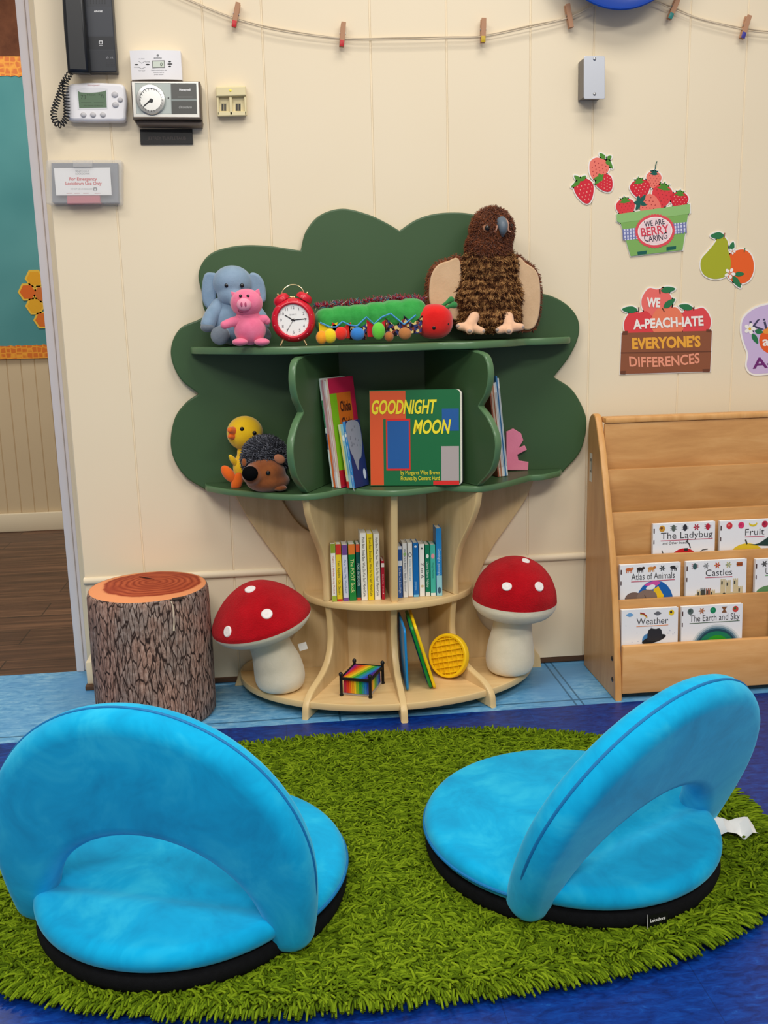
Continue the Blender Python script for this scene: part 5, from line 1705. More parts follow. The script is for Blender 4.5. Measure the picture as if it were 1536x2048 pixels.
for nm, ang_, L, w_ in (('hour_hand', 148, 0.42, 0.0022), ('minute_hand', 4, 0.60, 0.0020), ('alarm_hand', 238, 0.58, 0.0009)):
    a = math.radians(ang_); mb = MB(); cd = Card(mb, fn_, 1, 0.0002); c_, s_ = math.cos(a), math.sin(a)
    cd.line([(-Rk * .08 * c_, -Rk * .08 * s_), (Rk * L * c_, Rk * L * s_)], w_, paint((34, 30, 32)), 4 + int(ang_ / 60)); mb.build(nm, dl_, smooth=False)
mb = MB(); cd = Card(mb, fn_, 1, 0.0002); cd.ell(0, 0, 0.0022, 0.0022, paint((34, 30, 32)), 10); mb.build('hand_cap', dl_)
mb = MB(); cd = Card(mb, lambda u, v, h: tuple(Vector(cc) + rz(-3) @ Vector((u, -0.0262 - h, v))), 1, 0.0002)
for k in range(12):
    a = 2 * PI * k / 12 + 0.26; r_ = Rk * 0.855; d = np.array([math.cos(a), math.sin(a)])
    cd.line([d * (r_ - 0.001), d * (r_ + 0.001)], 0.0013, paint((240, 170, 170)), 1)
mb.build('rim_marks', cs, smooth=False)
for s_, px, py in ((-1, 563, 600), (1, 608, 597)):
    c = at_y(px, py, yc); B = ry(s_ * 32)
    mb = MB(); r0 = 16.5 * kc
    mb.lathe(cr([(r0, -0.004), (r0 * 1.0, 0.0), (r0 * 0.93, 0.006), (r0 * 0.62, 0.0115), (0.0001, 0.0135)], 4), RDC, c, B, 30); mb.lathe([(r0, -0.004), (r0 * 0.9, -0.0035), (0.0001, 0.004)], RDC, c, B, 30)
    bl = mb.build('bell', ck, angle=60)
    mb = MB(); n_ = B @ Vector((0, 0, 1)); p = Vector(c) + n_ * 0.012
    mb.tube([p, p + n_ * 0.003, p + n_ * 0.006], [0.0022, 0.003, 0.001], BRASS, 10); mb.build('bell_nut', bl)
    mb = MB(); mb.tube([Vector(c) - n_ * 0.004, Vector(c) - n_ * 0.016], 0.0022, BRASS, 8); mb.build('bell_post', bl)
mb = MB(); hp = [at_y(px, py, yc) for px, py in ((562, 590), (566, 581), (573, 574), (582, 570), (591, 570), (600, 574), (606, 581), (609, 589))]
mb.tube(cr(hp, 6), 0.0014, BRASS, 8); mb.build('handle', ck)
mb = MB(); q = at_y(584, 594, yc); mb.tube([at_y(585, 602, yc), q], 0.0012, BRASS, 6); mb.box(tuple(q), (0.014, 0.004, 0.003), BRASS, ry(8), 0.001); mb.build('hammer', ck)
for px, px2 in ((567, 561), (607, 613)):
    mb = MB(); a = at_y(px, 679, yc - 0.004); b_ = at_y(px2, 690, yc - 0.006); b_[2] = ZU + 0.0018
    mb.tube([a, b_], [0.0030, 0.0024], BRASS, 10); mb.ell(b_, (0.0026, 0.0026, 0.0018), BRASS, None, 12, 8); mb.build('foot', ck)

# --- soft fabric caterpillar, a plain stand-in
M_GPL = fabric('green_plush', (40, 142, 56), (60, 164, 74), 30, 0.35, 0.4)
M_RPL = fabric('red_soft_plush', (206, 18, 16), (226, 30, 24), 30, 0.25, 0.4)
ct = thing('plush_caterpillar', 'long green segmented plush caterpillar with a red head, right of the alarm clock', 'soft toy', (at_y(760, 685, -0.12)[0], -0.12, ZU))
yk = -0.150
SEG = [(656, 642, 26, 25), (684, 641, 33, 28), (719, 638, 33, 28), (754, 634, 32, 29), (788, 631, 32, 30), (822, 629, 32, 31)]
for px, py, a, b_ in SEG:
    mb = MB(); lump(mb, px, py, yk, a, b_, 0.036, M_GPL, seg=48, rings=30, sup=0.8)
    c = at_y(px, py, yk); vv = []
    for x, y, z in mb.v:                       # gathered seams
        d = (x - c[0]) / (a / ppm(yk)); th_ = math.atan2(z - c[2], y - c[1])
        k_ = 1 + 0.035 * math.sin(th_ * 9) * abs(d)
        vv.append((x, c[1] + (y - c[1]) * k_, c[2] + (z - c[2]) * k_))
    mb.v = vv; mb.build('body_segment', ct, angle=180)
FLAP = [(656, 664, 'yellow', (226, 196, 30)), (683, 665, 'red', (214, 40, 30)), (716, 667, 'pattern', (86, 74, 90)), (752, 662, 'red', (196, 30, 40)), (790, 660, 'pattern', (96, 84, 66)), (826, 655, 'pattern', (110, 90, 60))]
for k, (px, py, nm, c_) in enumerate(FLAP):
    P_ = [(q[0], q[2]) for q in (at_y(a, b_, yk - 0.040) for a, b_ in ((px - 19, py - 20 - k), (px, py - 8), (px + 19, py - 20 - k), (px + 17, py + 12), (px - 17, py + 12)))]
    if nm == 'pattern':
        t = NT('patchwork_print'); v = t.coords(); vo = t.n('ShaderNodeTexVoronoi'); vo.inputs['Scale'].default_value = 170; t.l(v, vo.inputs['Vector'])
        sx_ = t.sep(vo.outputs['Color']); t.color(t.ramp(sx_[0], [(0.0, (30, 24, 30)), (0.35, (120, 60, 50)), (0.55, (214, 190, 120)), (0.75, (50, 60, 110)), (1.0, (30, 90, 70))], 'CONSTANT')).rough(0.85, 0.1); m_ = t.m
    else:
        m_ = fabric(nm + '_flap', c_, c_, 30, 0.2, 0.3)
    mb = MB(); mb.slab(P_, 0.004, lambda u, v, w: (u, yk - 0.042 + w, max(ZU + 0.0005, v)), m_, 0.0012); mb.build('skirt_flap', ct)
zz = [(628, 651), (648, 641), (664, 648), (683, 655), (700, 645), (716, 650), (734, 637), (752, 648), (770, 641), (788, 628), (806, 645), (822, 638), (838, 630)]
zz = [(640, 645), (660, 654), (672, 654), (685, 643), (699, 650), (714, 652), (733, 634), (748, 648), (764, 634), (781, 627), (808, 649), (832, 630)]
mb = MB(); mb.tube([at_y(a, b_, yk - 0.0455) for a, b_ in zz], 0.0022, paint((74, 150, 206), 0.7), 6); mb.build('blue_binding', ct)
FEET = [(643, 675, (232, 146, 24), 11, 13), (660, 672, (226, 196, 20), 13, 14), (682, 667, (222, 40, 24), 12, 13), (715, 668, (46, 120, 196), 14, 13), (757, 662, (96, 196, 60), 13, 17), (778, 673, (168, 96, 44), 9, 10), (810, 667, (176, 112, 60), 13, 12)]
for px, py, c_, a, b_ in FEET:
    c2 = tuple(min(255, v_ + 14) for v_ in c_)
    mb = MB(); lump(mb, px, py, yk - 0.050, a, b_, 0.011, fabric('foot_plush', c_, c2, 30, 0.3, 0.4), zmin=ZU); mb.build('foot', ct, angle=180)
mb = MB(); lump(mb, 868, 643, yk - 0.008, 37, 34, 0.043, M_RPL, sup=0.86, zmin=ZU); hd = mb.build('head', ct, angle=180)
for px, py in ((868, 655), (894, 648)):
    bead(ct, 'eye', px, py, yk - (0.0475 if px < 880 else 0.041), 4.2)
for pts in ([(880, 616, yk - 0.01, 4), (893, 606, yk - 0.012, 4), (902, 600, yk - 0.012, 7)], [(884, 620, yk - 0.02, 4), (898, 613, yk - 0.024, 4), (908, 610, yk - 0.024, 7)]):
    mb = MB(); limb(mb, pts, fabric('green_felt', (44, 120, 60), (54, 132, 70), 30, 0.2, 0.3), 10); mb.build('antenna', ct, angle=180)
P = []
for k in range(900):
    s_ = RNG.random(); px = 628 + s_ * 222; py = np.interp(px, [628, 700, 740, 770, 800, 850], [614, 608, 604, 600, 598, 600])
    q = at_y(px, py + RNG.normal(0, 2.0), yk + 0.006 + RNG.normal(0, 0.004)); P.append(q)
P = np.array(P); n = len(P)
t = NT('rainbow_fringe'); gi = t.n('ShaderNodeNewGeometry')
t.color(t.ramp(gi.outputs['Random Per Island'], [(0.0, (150, 40, 56)), (0.35, (196, 70, 84)), (0.55, (70, 130, 150)), (0.75, (150, 70, 110)), (0.9, (190, 170, 150))], 'CONSTANT')).rough(0.9, 0.1)
strands('back_fringe', P, np.tile([0, -0.2, 1.0], (n, 1)) + RNG.normal(0, 0.5, (n, 3)), RNG.normal(0, 1, (n, 3)) + (0, 0, 0.2), RNG.uniform(0.008, 0.015, n), 0.0009, t.m, ct, seg=3, sides=4)

# --- brown bird of prey
t = NT('mottled_plush'); v = t.coords()
n1 = t.noise(t.coords((120, 120, 60)), 1.0, 3, 0.6, 0.8)
wv = t.n('ShaderNodeTexWave', wave_type='BANDS', bands_direction='Z'); wv.inputs['Scale'].default_value = 17; wv.inputs['Distortion'].default_value = 7; wv.inputs['Detail'].default_value = 2; wv.inputs['Detail Scale'].default_value = 3
t.l(v, wv.inputs['Vector'])
t.color(t.ramp(t.math('ADD', t.math('MULTIPLY', n1, 0.84), t.math('MULTIPLY', wv.outputs['Fac'], 0.16)), [(0.36, (46, 26, 18)), (0.48, (104, 66, 40)), (0.58, (172, 126, 78)), (0.75, (204, 162, 108))])).rough(0.95, 0.1); M_MOT = t.m
M_BRF = fabric('brown_fur', (96, 48, 24), (142, 80, 44), 70, 0.3, 0.2)
M_LIN = fabric('tan_velour', (202, 168, 130), (214, 180, 142), 24, 0.3, 0.5)
M_FOOT = fabric('peach_plush', (226, 178, 142), (236, 190, 154), 24, 0.3, 0.4)
yb = -0.090
bd = thing('plush_bird_of_prey', 'large brown furry plush bird of prey with tan wings on the upper green shelf', 'soft toy', (at_y(985, 672, yb)[0], yb, ZU))
mb = MB(); lump(mb, 976, 596, yb, 67, 66, 0.058, M_MOT, zmin=ZU); lump(mb, 978, 540, yb - 0.002, 56, 54, 0.050, M_MOT); lump(mb, 978, 636, yb - 0.006, 64, 32, 0.060, M_MOT, zmin=ZU)
bmb = fuse(mb, 0.005, 6, M_MOT); bdy = bmb.build('body', bd, angle=180)
P, N_ = sample_surface(bmb, 9000, lambda p: (p[:, 1] < yb + 0.03) & (p[:, 2] > ZU + 0.022))
n = len(P); down = np.tile([0, 0, -0.75], (n, 1))
strands('body_fur', P, N_ + RNG.normal(0, 0.25, (n, 3)), N_ * 0.5 + down + RNG.normal(0, 0.4, (n, 3)), RNG.uniform(0.008, 0.014, n), 0.0010, M_MOT, bdy, seg=2, sides=3)
mb = MB(); lump(mb, 984, 462, yb - 0.008, 41, 43, 0.048, M_BRF); lump(mb, 977, 495, yb - 0.006, 43, 38, 0.046, M_BRF)
hmb = fuse(mb, 0.005, 6, M_BRF); hd = hmb.build('head', bd, angle=180)
bk = at_y(1004, 456, yb - 0.05)
P, N_ = sample_surface(hmb, 7500, lambda p: (p[:, 1] < yb + 0.03) & (np.hypot(p[:, 0] - bk[0] + 0.004, (p[:, 2] - bk[2]) * 0.9) > 0.014) | (p[:, 1] > yb - 0.03))
n = len(P)
strands('head_fur', P, N_ + RNG.normal(0, 0.3, (n, 3)), N_ * 0.7 + np.tile([0, 0, -0.5], (n, 1)) + RNG.normal(0, 0.5, (n, 3)), RNG.uniform(0.006, 0.011, n), 0.0010, M_BRF, hd, seg=2, sides=3)
for side, pts in (('l', [(925, 520), (895, 518), (872, 528), (858, 552), (854, 590), (860, 618), (885, 632), (925, 640)]),
                  ('r', [(1030, 515), (1052, 522), (1072, 536), (1081, 560), (1083, 600), (1078, 640), (1066, 662), (1045, 664), (1030, 640)])):
    for nm, m_, ins, ya, yb_ in (('wing', M_BRF, 0, yb + 0.012, yb - 0.010), ('wing_lining', M_LIN, 5, yb - 0.008, yb - 0.016)):
        c_ = np.mean(pts, 0); q_ = [(a + (c_[0] - a) * ins / 40, b_ + (c_[1] - b_) * ins / 60) for a, b_ in pts]
        P_ = [(q[0], max(ZU + 0.001, q[2])) for q in (at_y(a, b_, yb - 0.01) for a, b_ in cr(q_, 5, True))]
        mb = MB(); puff(mb, P_, ya - yb_, lambda u, v, w, ya=ya, yb_=yb_: (u, yb_ + w, v), m_, (ya - yb_) * 0.45, 5)
        o = mb.build(nm, wg if nm == 'wing_lining' else bd, angle=180)
        if nm == 'wing':
            wg = o
            P, N_ = sample_surface(mb, 2600, lambda p: p[:, 2] > ZU + 0.018); keep = N_[:, 1] > -0.75; P, N_ = P[keep], N_[keep]; n = len(P)
            strands('wing_fur', P, N_ + RNG.normal(0, 0.3, (n, 3)), N_ * 0.7 + np.tile([0, 0, -0.6], (n, 1)) + RNG.normal(0, 0.4, (n, 3)), RNG.uniform(0.005, 0.009, n), 0.0010, M_BRF, wg, seg=2, sides=3)
mb = MB(); limb(mb, [(1003, 444, yb - 0.050, 11), (1006, 452, yb - 0.062, 10), (1006, 462, yb - 0.064, 7.5), (1005, 471, yb - 0.058, 3)], paint((92, 104, 116), 0.4, 0.4)); bkk = mb.build('beak', hd, angle=180)
mb = MB(); mb.tube(cr([at_y(a, b_, y) for a, b_, y in ((981, 460, yb - 0.048), (990, 463, yb - 0.056), (995, 452, yb - 0.056), (998, 441, yb - 0.054), (1008, 437, yb - 0.053), (1015, 444, yb - 0.055), (1016, 460, yb - 0.054), (1021, 464, yb - 0.046))], 5), 0.0024, paint((214, 160, 134), 0.7), 7); mb.build('beak_rim', hd, angle=180)
mb = MB(); lump(mb, 974, 456, yb - 0.053, 9, 7, 0.003, paint((150, 104, 78), 0.8)); mb.build('eye_patch', hd, angle=180)
bead(hd, 'eye', 975, 456, yb - 0.0555, 5.5)
bead(hd, 'eye', 1021, 452, yb - 0.042, 5.0)
for s_, px in ((-1, 941), (1, 1020)):
    mb = MB(); limb(mb, [(px + 2 - s_ * 6, 634, yb - 0.055, 11), (px - 2, 650, yb - 0.072, 11)], M_FOOT)
    for dx, dy, yy in ((-22, 7, -0.088), (-2, 8, -0.098), (22, 8, -0.086)):
        limb(mb, [(px - 2, 654, yb - 0.070, 11), (px + dx, 654 + dy - (8 if s_ * dx > 10 else 0), yb + yy + 0.008, 7.5)], M_FOOT)
    fmb = fuse(mb, 0.003, 4, M_FOOT); fmb.v = [(a, b_, max(ZU, z)) for a, b_, z in fmb.v]; ft = fmb.build('foot', bd, angle=180)
    for dx, dy, yy in ((-25, 6, -0.092), (-2, 8, -0.106), (25, 8, -0.090)):
        mb = MB(); lump(mb, px + dx, 654 + dy - (8 if s_ * dx > 10 else 0), yb + yy + 0.008, 4.5, 3.5, 0.005, paint((166, 150, 140), 0.7), zmin=ZU); mb.build('claw', ft, angle=180)

# ================================================================== TOYS ON THE LOWER LEAF SHELF (top at z = 0.560)
M_YPL = fabric('yellow_plush', (236, 186, 22), (246, 202, 34), 30, 0.25, 0.4)
M_OPL = fabric('orange_plush', (230, 96, 22), (240, 110, 30), 30, 0.25, 0.4)
yd = -0.070
dk_ = thing('plush_duckling', 'yellow plush duckling with an orange beak sitting on the lower green shelf', 'soft toy', (at_y(490, 966, yd)[0], yd, ZL))
mb = MB(); lump(mb, 490, 866, yd, 36, 34, 0.040, M_YPL); hd = mb.build('head', dk_, angle=180)
mb = MB(); lump(mb, 488, 935, yd, 22, 30, 0.028, M_YPL, zmin=ZL); lump(mb, 487, 908, yd, 13, 22, 0.018, M_YPL); fuse(mb, 0.003, 5, M_YPL).build('body', dk_, angle=180)
mb = MB(); limb(mb, [(474, 928, yd - 0.01, 7), (466, 920, yd - 0.018, 6), (461, 913, yd - 0.022, 4)], M_YPL, 10); mb.build('wing', dk_, angle=180)
mb = MB(); limb(mb, [(467, 862, yd - 0.026, 9), (460, 860, yd - 0.042, 6)], M_OPL); limb(mb, [(466, 872, yd - 0.026, 8), (460, 873, yd - 0.038, 5)], M_OPL); fuse(mb, 0.002, 3, M_OPL).build('beak', hd, angle=180)
bead(hd, 'eye', 484, 858, yd - 0.0375, 4.2); bead(hd, 'eye', 509, 866, yd - 0.036, 4.2)
for a, b_, rr in ((457, 948, 35), (474, 964, -20)):
    mb = MB(); lump(mb, a, b_, yd - 0.045, 11, 20, 0.010, M_OPL, ry(-rr), zmin=ZL); mb.build('foot', dk_, angle=180)

M_HF = fabric('hedgehog_face', (116, 60, 24), (150, 84, 40), 24, 0.3, 0.5)
t = NT('grey_spines'); gi = t.n('ShaderNodeNewGeometry'); t.color(t.ramp(gi.outputs['Random Per Island'], [(0.0, (40, 40, 46)), (0.6, (80, 82, 92)), (1.0, (150, 152, 164))])).rough(0.85, 0.15); M_SPN = t.m
yh = -0.172
hg = thing('plush_hedgehog', 'brown plush hedgehog with dark grey fuzzy back lying beside the left green divider', 'soft toy', (at_y(530, 980, yh)[0], yh, ZL))
mb = MB(); lump(mb, 530, 948, yh - 0.006, 42, 34, 0.040, M_HF, zmin=ZL); lump(mb, 505, 950, yh - 0.030, 21, 20, 0.030, M_HF, zmin=ZL); lump(mb, 536, 962, yh, 44, 22, 0.048, M_HF, zmin=ZL)
fuse(mb, 0.0035, 6, M_HF).build('face', hg, angle=180)
mb = MB(); lump(mb, 530, 918, yh + 0.026, 44, 44, 0.046, paint((48, 48, 54), 0.9), zmin=ZL + 0.01); sp2 = mb.build('back', hg, angle=180)
P, N_ = sample_surface(mb, 7000, lambda p: p[:, 2] > ZL + 0.03); n = len(P)
strands('spines', P, N_ + RNG.normal(0, 0.35, (n, 3)), N_ + RNG.normal(0, 0.8, (n, 3)), RNG.uniform(0.007, 0.012, n), 0.0010, M_SPN, sp2, seg=2, sides=3)
mb = MB(); lump(mb, 500, 947, yh - 0.062, 16, 15, 0.014, paint((10, 10, 12), 0.95, 0.05)); mb.build('nose', hg, angle=180)
bead(hg, 'eye', 536, 946, yh - 0.0455, 4.6)
mb = MB(); lump(mb, 559, 918, yh - 0.024, 12, 9, 0.006, fabric('ear_plush', (168, 104, 74), (180, 116, 84), 24), ry(30)); mb.build('ear', hg, angle=180)
mb = MB(); lump(mb, 488, 925, yh - 0.02, 5, 8, 0.005, M_HF); mb.build('ear', hg, angle=180)
mb = MB(); lump(mb, 560, 976, yh - 0.03, 14, 6, 0.014, M_HF, zmin=ZL); mb.build('paw', hg, angle=180)

# ================================================================== BOOKS ON THE TREE SHELF
PG = paint((236, 230, 214), 0.7)
# big board book facing out in the middle compartment: board pages fan out at the right
bx_l, bx_r = at_y(741, 966, -0.178), at_y(921, 966, -0.226)
yawb = math.atan2(bx_r[1] - bx_l[1], bx_r[0] - bx_l[0])
BW = math.hypot(bx_r[0] - bx_l[0], bx_r[1] - bx_l[1]); BH = 0.238
gm = local_thing('board_book', 'large green board book titled GOODNIGHT MOON facing out on the lower green shelf', 'book', (bx_l[0], -0.178, ZL + 0.0018), (math.radians(-6), 0, yawb))
COV = paint((20, 104, 60), 0.28, 0.4)


def board(mb, w, y, t_, mat, r=0.012, x0=0.0):
    o = [(x0, 0)] + [(x0 + w - r + r * math.sin(a), r - r * math.cos(a)) for a in np.linspace(0, PI / 2, 6)] + [(x0 + w - r + r * math.cos(a), BH - r + r * math.sin(a)) for a in np.linspace(0, PI / 2, 6)] + [(x0, BH)]
    mb.slab(o, t_, lambda u, v, w_: (u, y + w_, v), mat)


mb = MB(); board(mb, BW, 0, 0.002, COV)
cd = Card(mb, lambda u, v, h: (u * BW, -0.0001 - h, v * BH), 1)
OR, ORD, BLU, REDB, YEL, GRY = paint((214, 82, 36)), paint((70, 78, 36)), paint((20, 84, 150)), paint((212, 36, 30)), paint((236, 218, 40)), paint((170, 158, 156))
# plain colour blocks only: a generic cover in about the same colours
cd.rect(0.003, 0.005, 0.15, 0.99, OR, 1); cd.rect(0.15, 0.70, 0.40, 0.99, OR, 1)
cd.rect(0.18, 0.16, 0.45, 0.70, REDB, 3); cd.rect(0.195, 0.18, 0.435, 0.68, BLU, 4)
cd.rect(0.80, 0.57, 0.985, 0.80, BLU, 1)
cd.rect(0.79, 0.05, 0.985, 0.41, GRY, 1)
cd.rect(0.70, 0.005, 0.985, 0.05, REDB, 3)
cd.text('GOODNIGHT', 0.385, 0.815, 0.2, YEL, 7, 0, 0.72, shear=0.25, bold=0.028); cd.text('MOON', 0.69, 0.605, 0.2, YEL, 7, 0, 0.42, shear=0.25, bold=0.028)
cd.text('by Margaret Wise Brown', 0.555, 0.135, 0.062, YEL, 7, 0, 0.43); cd.text('Pictures by Clement Hurd', 0.555, 0.075, 0.062, YEL, 7, 0, 0.43)
mb.build('front_cover', gm, smooth=False)
for k in range(4):
    mb = MB(); board(mb, BW + 0.002 + 0.0012 * k, 0.0023 + 0.0026 * k, 0.0022, (PG, PG, paint((226, 224, 214), 0.5), paint((30, 40, 36)))[k], x0=0.0); mb.build('board_page', gm, smooth=False)
mb = MB(); board(mb, BW + 0.0065, 0.0128, 0.002, paint((24, 30, 28))); mb.build('back_cover', gm, smooth=False)


def simple_book(lab, loc, rot, w, d, h, cover, group, spine=None, front=None, cat='book', pages=PG, ct=0.0012):
    """upright book: spine towards -y, thickness w along x, depth d along y; origin at the spine's bottom left"""
    b = local_thing('book', lab, cat, loc, rot, group)
    mb = MB(); mb.box2((0, 0, 0), (w, ct, h), cover, 0.0004)
    mb.box2((0, ct, 0), (ct, d, h), cover); mb.box2((w - ct, ct, 0), (w, d, h), cover)
    if spine:
        spine(Card(mb, lambda u, v, e: (u * w, -0.00008 - e, v * h), 1), w, h)
    if front:
        front(Card(mb, lambda u, v, e: (w + 0.00008 + e, u * d, v * h), 1), d, h)
    mb.build('cover', b, smooth=False)
    mb = MB(); mb.box2((ct * 1.05, ct * 1.05, 0.0015), (w - ct * 1.05, d - 0.002, h - 0.002), pages); mb.build('pages', b, smooth=False)
    return b


# thin storybooks leaning on the left divider; the right-most shows its cover
ddir = np.array([-0.129, -0.272]); ddir /= np.linalg.norm(ddir)
rzd = math.atan2(-ddir[0], ddir[1]) + PI          # local -y looks along the divider towards the room
rzd = math.atan2(ddir[0], -ddir[1])
nd = np.array([math.cos(rzd), math.sin(rzd)])
rzb = rzd - math.radians(15)                      # the leaning rows stand turned a little more than the divider
nb = np.array([math.cos(rzb), math.sin(rzb)])


def cover_letters(cd, d, h):
    cd.rect(0, 0, 1, 1, paint((190, 30, 70)), 1); cd.rect(0.0, 0.02, 0.82, 0.86, paint((206, 106, 30)), 2)
    cd.rect(0.0, 0.02, 0.26, 0.86, paint((120, 176, 24)), 3); cd.rect(0.0, 0.02, 0.6, 0.16, paint((176, 24, 40)), 4)
    cd.text('Chicka', 0.56, 0.73, 0.13, paint((70, 34, 24)), 5, 0, 0.42, bold=0.03); cd.text('Chicka', 0.56, 0.58, 0.13, paint((70, 34, 24)), 5, 0, 0.42, bold=0.03)


def cover_moon(cd, d, h):
    cd.rect(0, 0, 1, 1, paint((30, 46, 100)), 1); cd.poly(cr([(0.03, 0.97), (0.85, 0.97), (0.95, 0.7), (0.75, 0.45), (0.55, 0.4), (0.4, 0.25), (0.2, 0.45), (0.03, 0.6)], 4, True).tolist(), paint((140, 146, 158)), 2)
    for k in range(14):
        cd.ell(random.uniform(.15, .8), random.uniform(.6, .92), .03, .02, paint((112, 118, 130)), 3, n=8)
    cd.ell(0.8, 0.18, 0.1, 0.08, paint((200, 210, 226)), 2)


lean = math.radians(-6.5)
STACK = [((206, 222, 214), 0.0050, 'slim pale book with green flecks leaning on the left divider, first of the tall row'), ((196, 90, 60), 0.0050, 'slim orange backed book in the tall row leaning on the left divider'),
         ((214, 196, 196), 0.0050, 'slim pinkish white book in the tall row, behind the red and green one'), ((238, 236, 230), 0.0050, 'slim white book in the tall row, next to the red and green one'),
         ((200, 40, 60), 0.0060, 'tall red and green storybook lettered Chicka, front of the tall leaning row')]
p0 = np.array([-0.1, -0.0225]) + ddir * 0.150 + nd * 0.0395
off = 0.0
for k, (c_, w_, lab) in enumerate(STACK):
    q = p0 + nb * off
    # leaning: rotate about the local y axis so the top rests towards the divider
    hh_ = (0.272, 0.268, 0.270, 0.266, 0.272)[k]
    def sp(cd, w, h, c_=c_, k=k):
        if k == 0:
            cd.rect(0.1, 0.55, 0.9, 0.8, paint((60, 130, 90)), 1); cd.rect(0.1, 0.35, 0.9, 0.5, paint((40, 60, 90)), 1)
        elif k == 4:
            cd.rect(0, 0, 1, 1, paint((236, 214, 190)), 1); cd.rect(0.1, 0.1, 0.9, 0.9, paint((220, 190, 170)), 2)
        elif k == 1:
            cd.rect(0, 0.5, 1, 1, paint((196, 150, 160)), 1); cd.rect(0, 0, 1, 0.5, paint((226, 110, 50)), 1)
        else:
            cd.rect(0.3, 0.15, 0.7, 0.85, paint((206, 150, 140)), 1)
    simple_book(lab, (q[0], q[1], ZL + 0.0012), (0, lean, rzb), w_, 0.105, hh_, paint(c_, 0.4), 'storybooks leaning in the middle compartment', sp, cover_letters if k == 4 else None)
    off += (w_ + 0.0004) / math.cos(lean)
p1 = p0 + nb * (off + 0.0135) + ddir * -0.012
off = 0.0
for k, (c_, w_, lab, h_) in enumerate((((206, 214, 170), 0.0068, 'small pale yellow book leaning beside the tall storybooks', 0.158), ((150, 196, 206), 0.0078, 'small light blue book leaning between the yellow and the dark blue one', 0.160),
                                      ((60, 140, 206), 0.0085, 'small bright blue book with a moon-grey cover leaning left of the large green board book', 0.166))):
    q = p1 + nb * off

    def sp(cd, w, h, k=k):
        if k == 0:
            cd.rect(0, 0, 1, 0.1, paint((196, 50, 40)), 1); cd.rect(0.2, 0.2, 0.8, 0.9, paint((226, 206, 110)), 1)
        elif k == 1:
            cd.ell(0.5, 0.78, 0.42, 0.05, WHITE, 1); cd.rect(0.3, 0.2, 0.7, 0.66, paint((110, 160, 170)), 1)
        else:
            cd.ell(0.5, 0.8, 0.3, 0.03, WHITE, 1); cd.text('Good', 0.5, 0.4, 0.4, WHITE, 1, 90)
    simple_book(lab, (q[0], q[1], ZL + 0.0012), (0, math.radians(-8.5), rzb), w_, 0.060, h_, paint(c_, 0.4), 'storybooks leaning in the middle compartment', sp, cover_moon if k == 2 else None)
    off += (w_ + 0.0004) / math.cos(math.radians(8.5))

# thin books outside the right divider
rdir = np.array([0.121, -0.266]); rdir /= np.linalg.norm(rdir); rzr = math.atan2(rdir[0], -rdir[1]); nr = np.array([math.cos(rzr), math.sin(rzr)])
cols = [((150, 84, 60), 'slim brown paperback against the outer side of the right divider'), ((206, 190, 170), 'slim cream paperback second from the right divider'), ((176, 120, 90), 'slim tan paperback third from the right divider'),
        ((226, 220, 214), 'slim off-white paperback fourth from the right divider'), ((196, 210, 220), 'slim pale blue paperback fifth from the right divider'), ((60, 120, 170), 'slim blue paperback, last before the pink cutout'), ((214, 222, 224), 'slim white paperback, outermost of the row beside the pink cutout')]
p2 = np.array([0.314, -0.142]) - rdir * 0.02
off = 0.0
for k, (c_, lab) in enumerate(cols):
    q = p2 + nr * off
    h_ = (0.236, 0.240, 0.238, 0.244, 0.246, 0.262, 0.256)[k]

    def sp(cd, w, h, c_=c_, k=k):
        cd.rect(0.25, 0.1, 0.75, 0.9, paint(tuple(int(v * 0.78) for v in c_)), 1)
    simple_book(lab, (q[0], q[1], ZL + 0.0010), (0, math.radians(-6), rzr * 0.55), 0.0042, 0.085, h_, paint(c_, 0.5), 'thin paperbacks outside the right divider', sp, ct=0.0006)
    off += 0.0047
# plain pink cutout
cp_ = [(q[0], q[2]) for q in (at_y(a, b_, -0.030) for a, b_ in ((1012, 942), (1055, 942), (1056, 926), (1036, 923), (1034, 911), (1053, 901), (1049, 893), (1036, 898), (1046, 882), (1041, 868), (1026, 859), (1012, 866)))]
zmin_ = min(v for u, v in cp_)
cp_ = [(u, v - zmin_ + ZL + 0.0006) for u, v in cp_]
mb = MB(); mb.slab(cp_, 0.010, lambda u, v, w: (u, -0.036 + w, v), fabric('pink_felt', (226, 128, 156), (234, 138, 164), 24, 0.15, 0.2), 0.0015)
tag(mb.build('foam_cutout', org=(at_y(1036, 942, -0.03)[0], -0.03, ZL)), 'flat pink foam cutout standing at the right end of the lower green shelf', 'decoration')


# ------------------------------------------------------------------ spines on the middle maple shelf
def spine_print(bands, txt=None, tcol=(30, 30, 30), ts=0.6, tv=0.5, twid=0.5, extra=None):
    def f(cd, w, h):
        for v0, v1, c_ in bands:
            cd.rect(0.02, v0, 0.98, v1, paint(c_, 0.35), 1)
        if txt:
            V, F = text_geo(txt); V = V.copy(); V[:, 0] -= (V[:, 0].max() + V[:, 0].min()) / 2
            V[:, 0] *= twid / (V[:, 0].max() - V[:, 0].min()); V[:, 1] *= ts
            cd.mb.add([cd.fn(0.5 + b_, tv - a, 2 * cd.step) for a, b_ in V], F, paint(tcol))     # reads downwards
        if extra:
            for u, v, ru, rv, c_ in extra:
                cd.ell(u, v, ru, rv, paint(c_), 2, n=12)
    return f


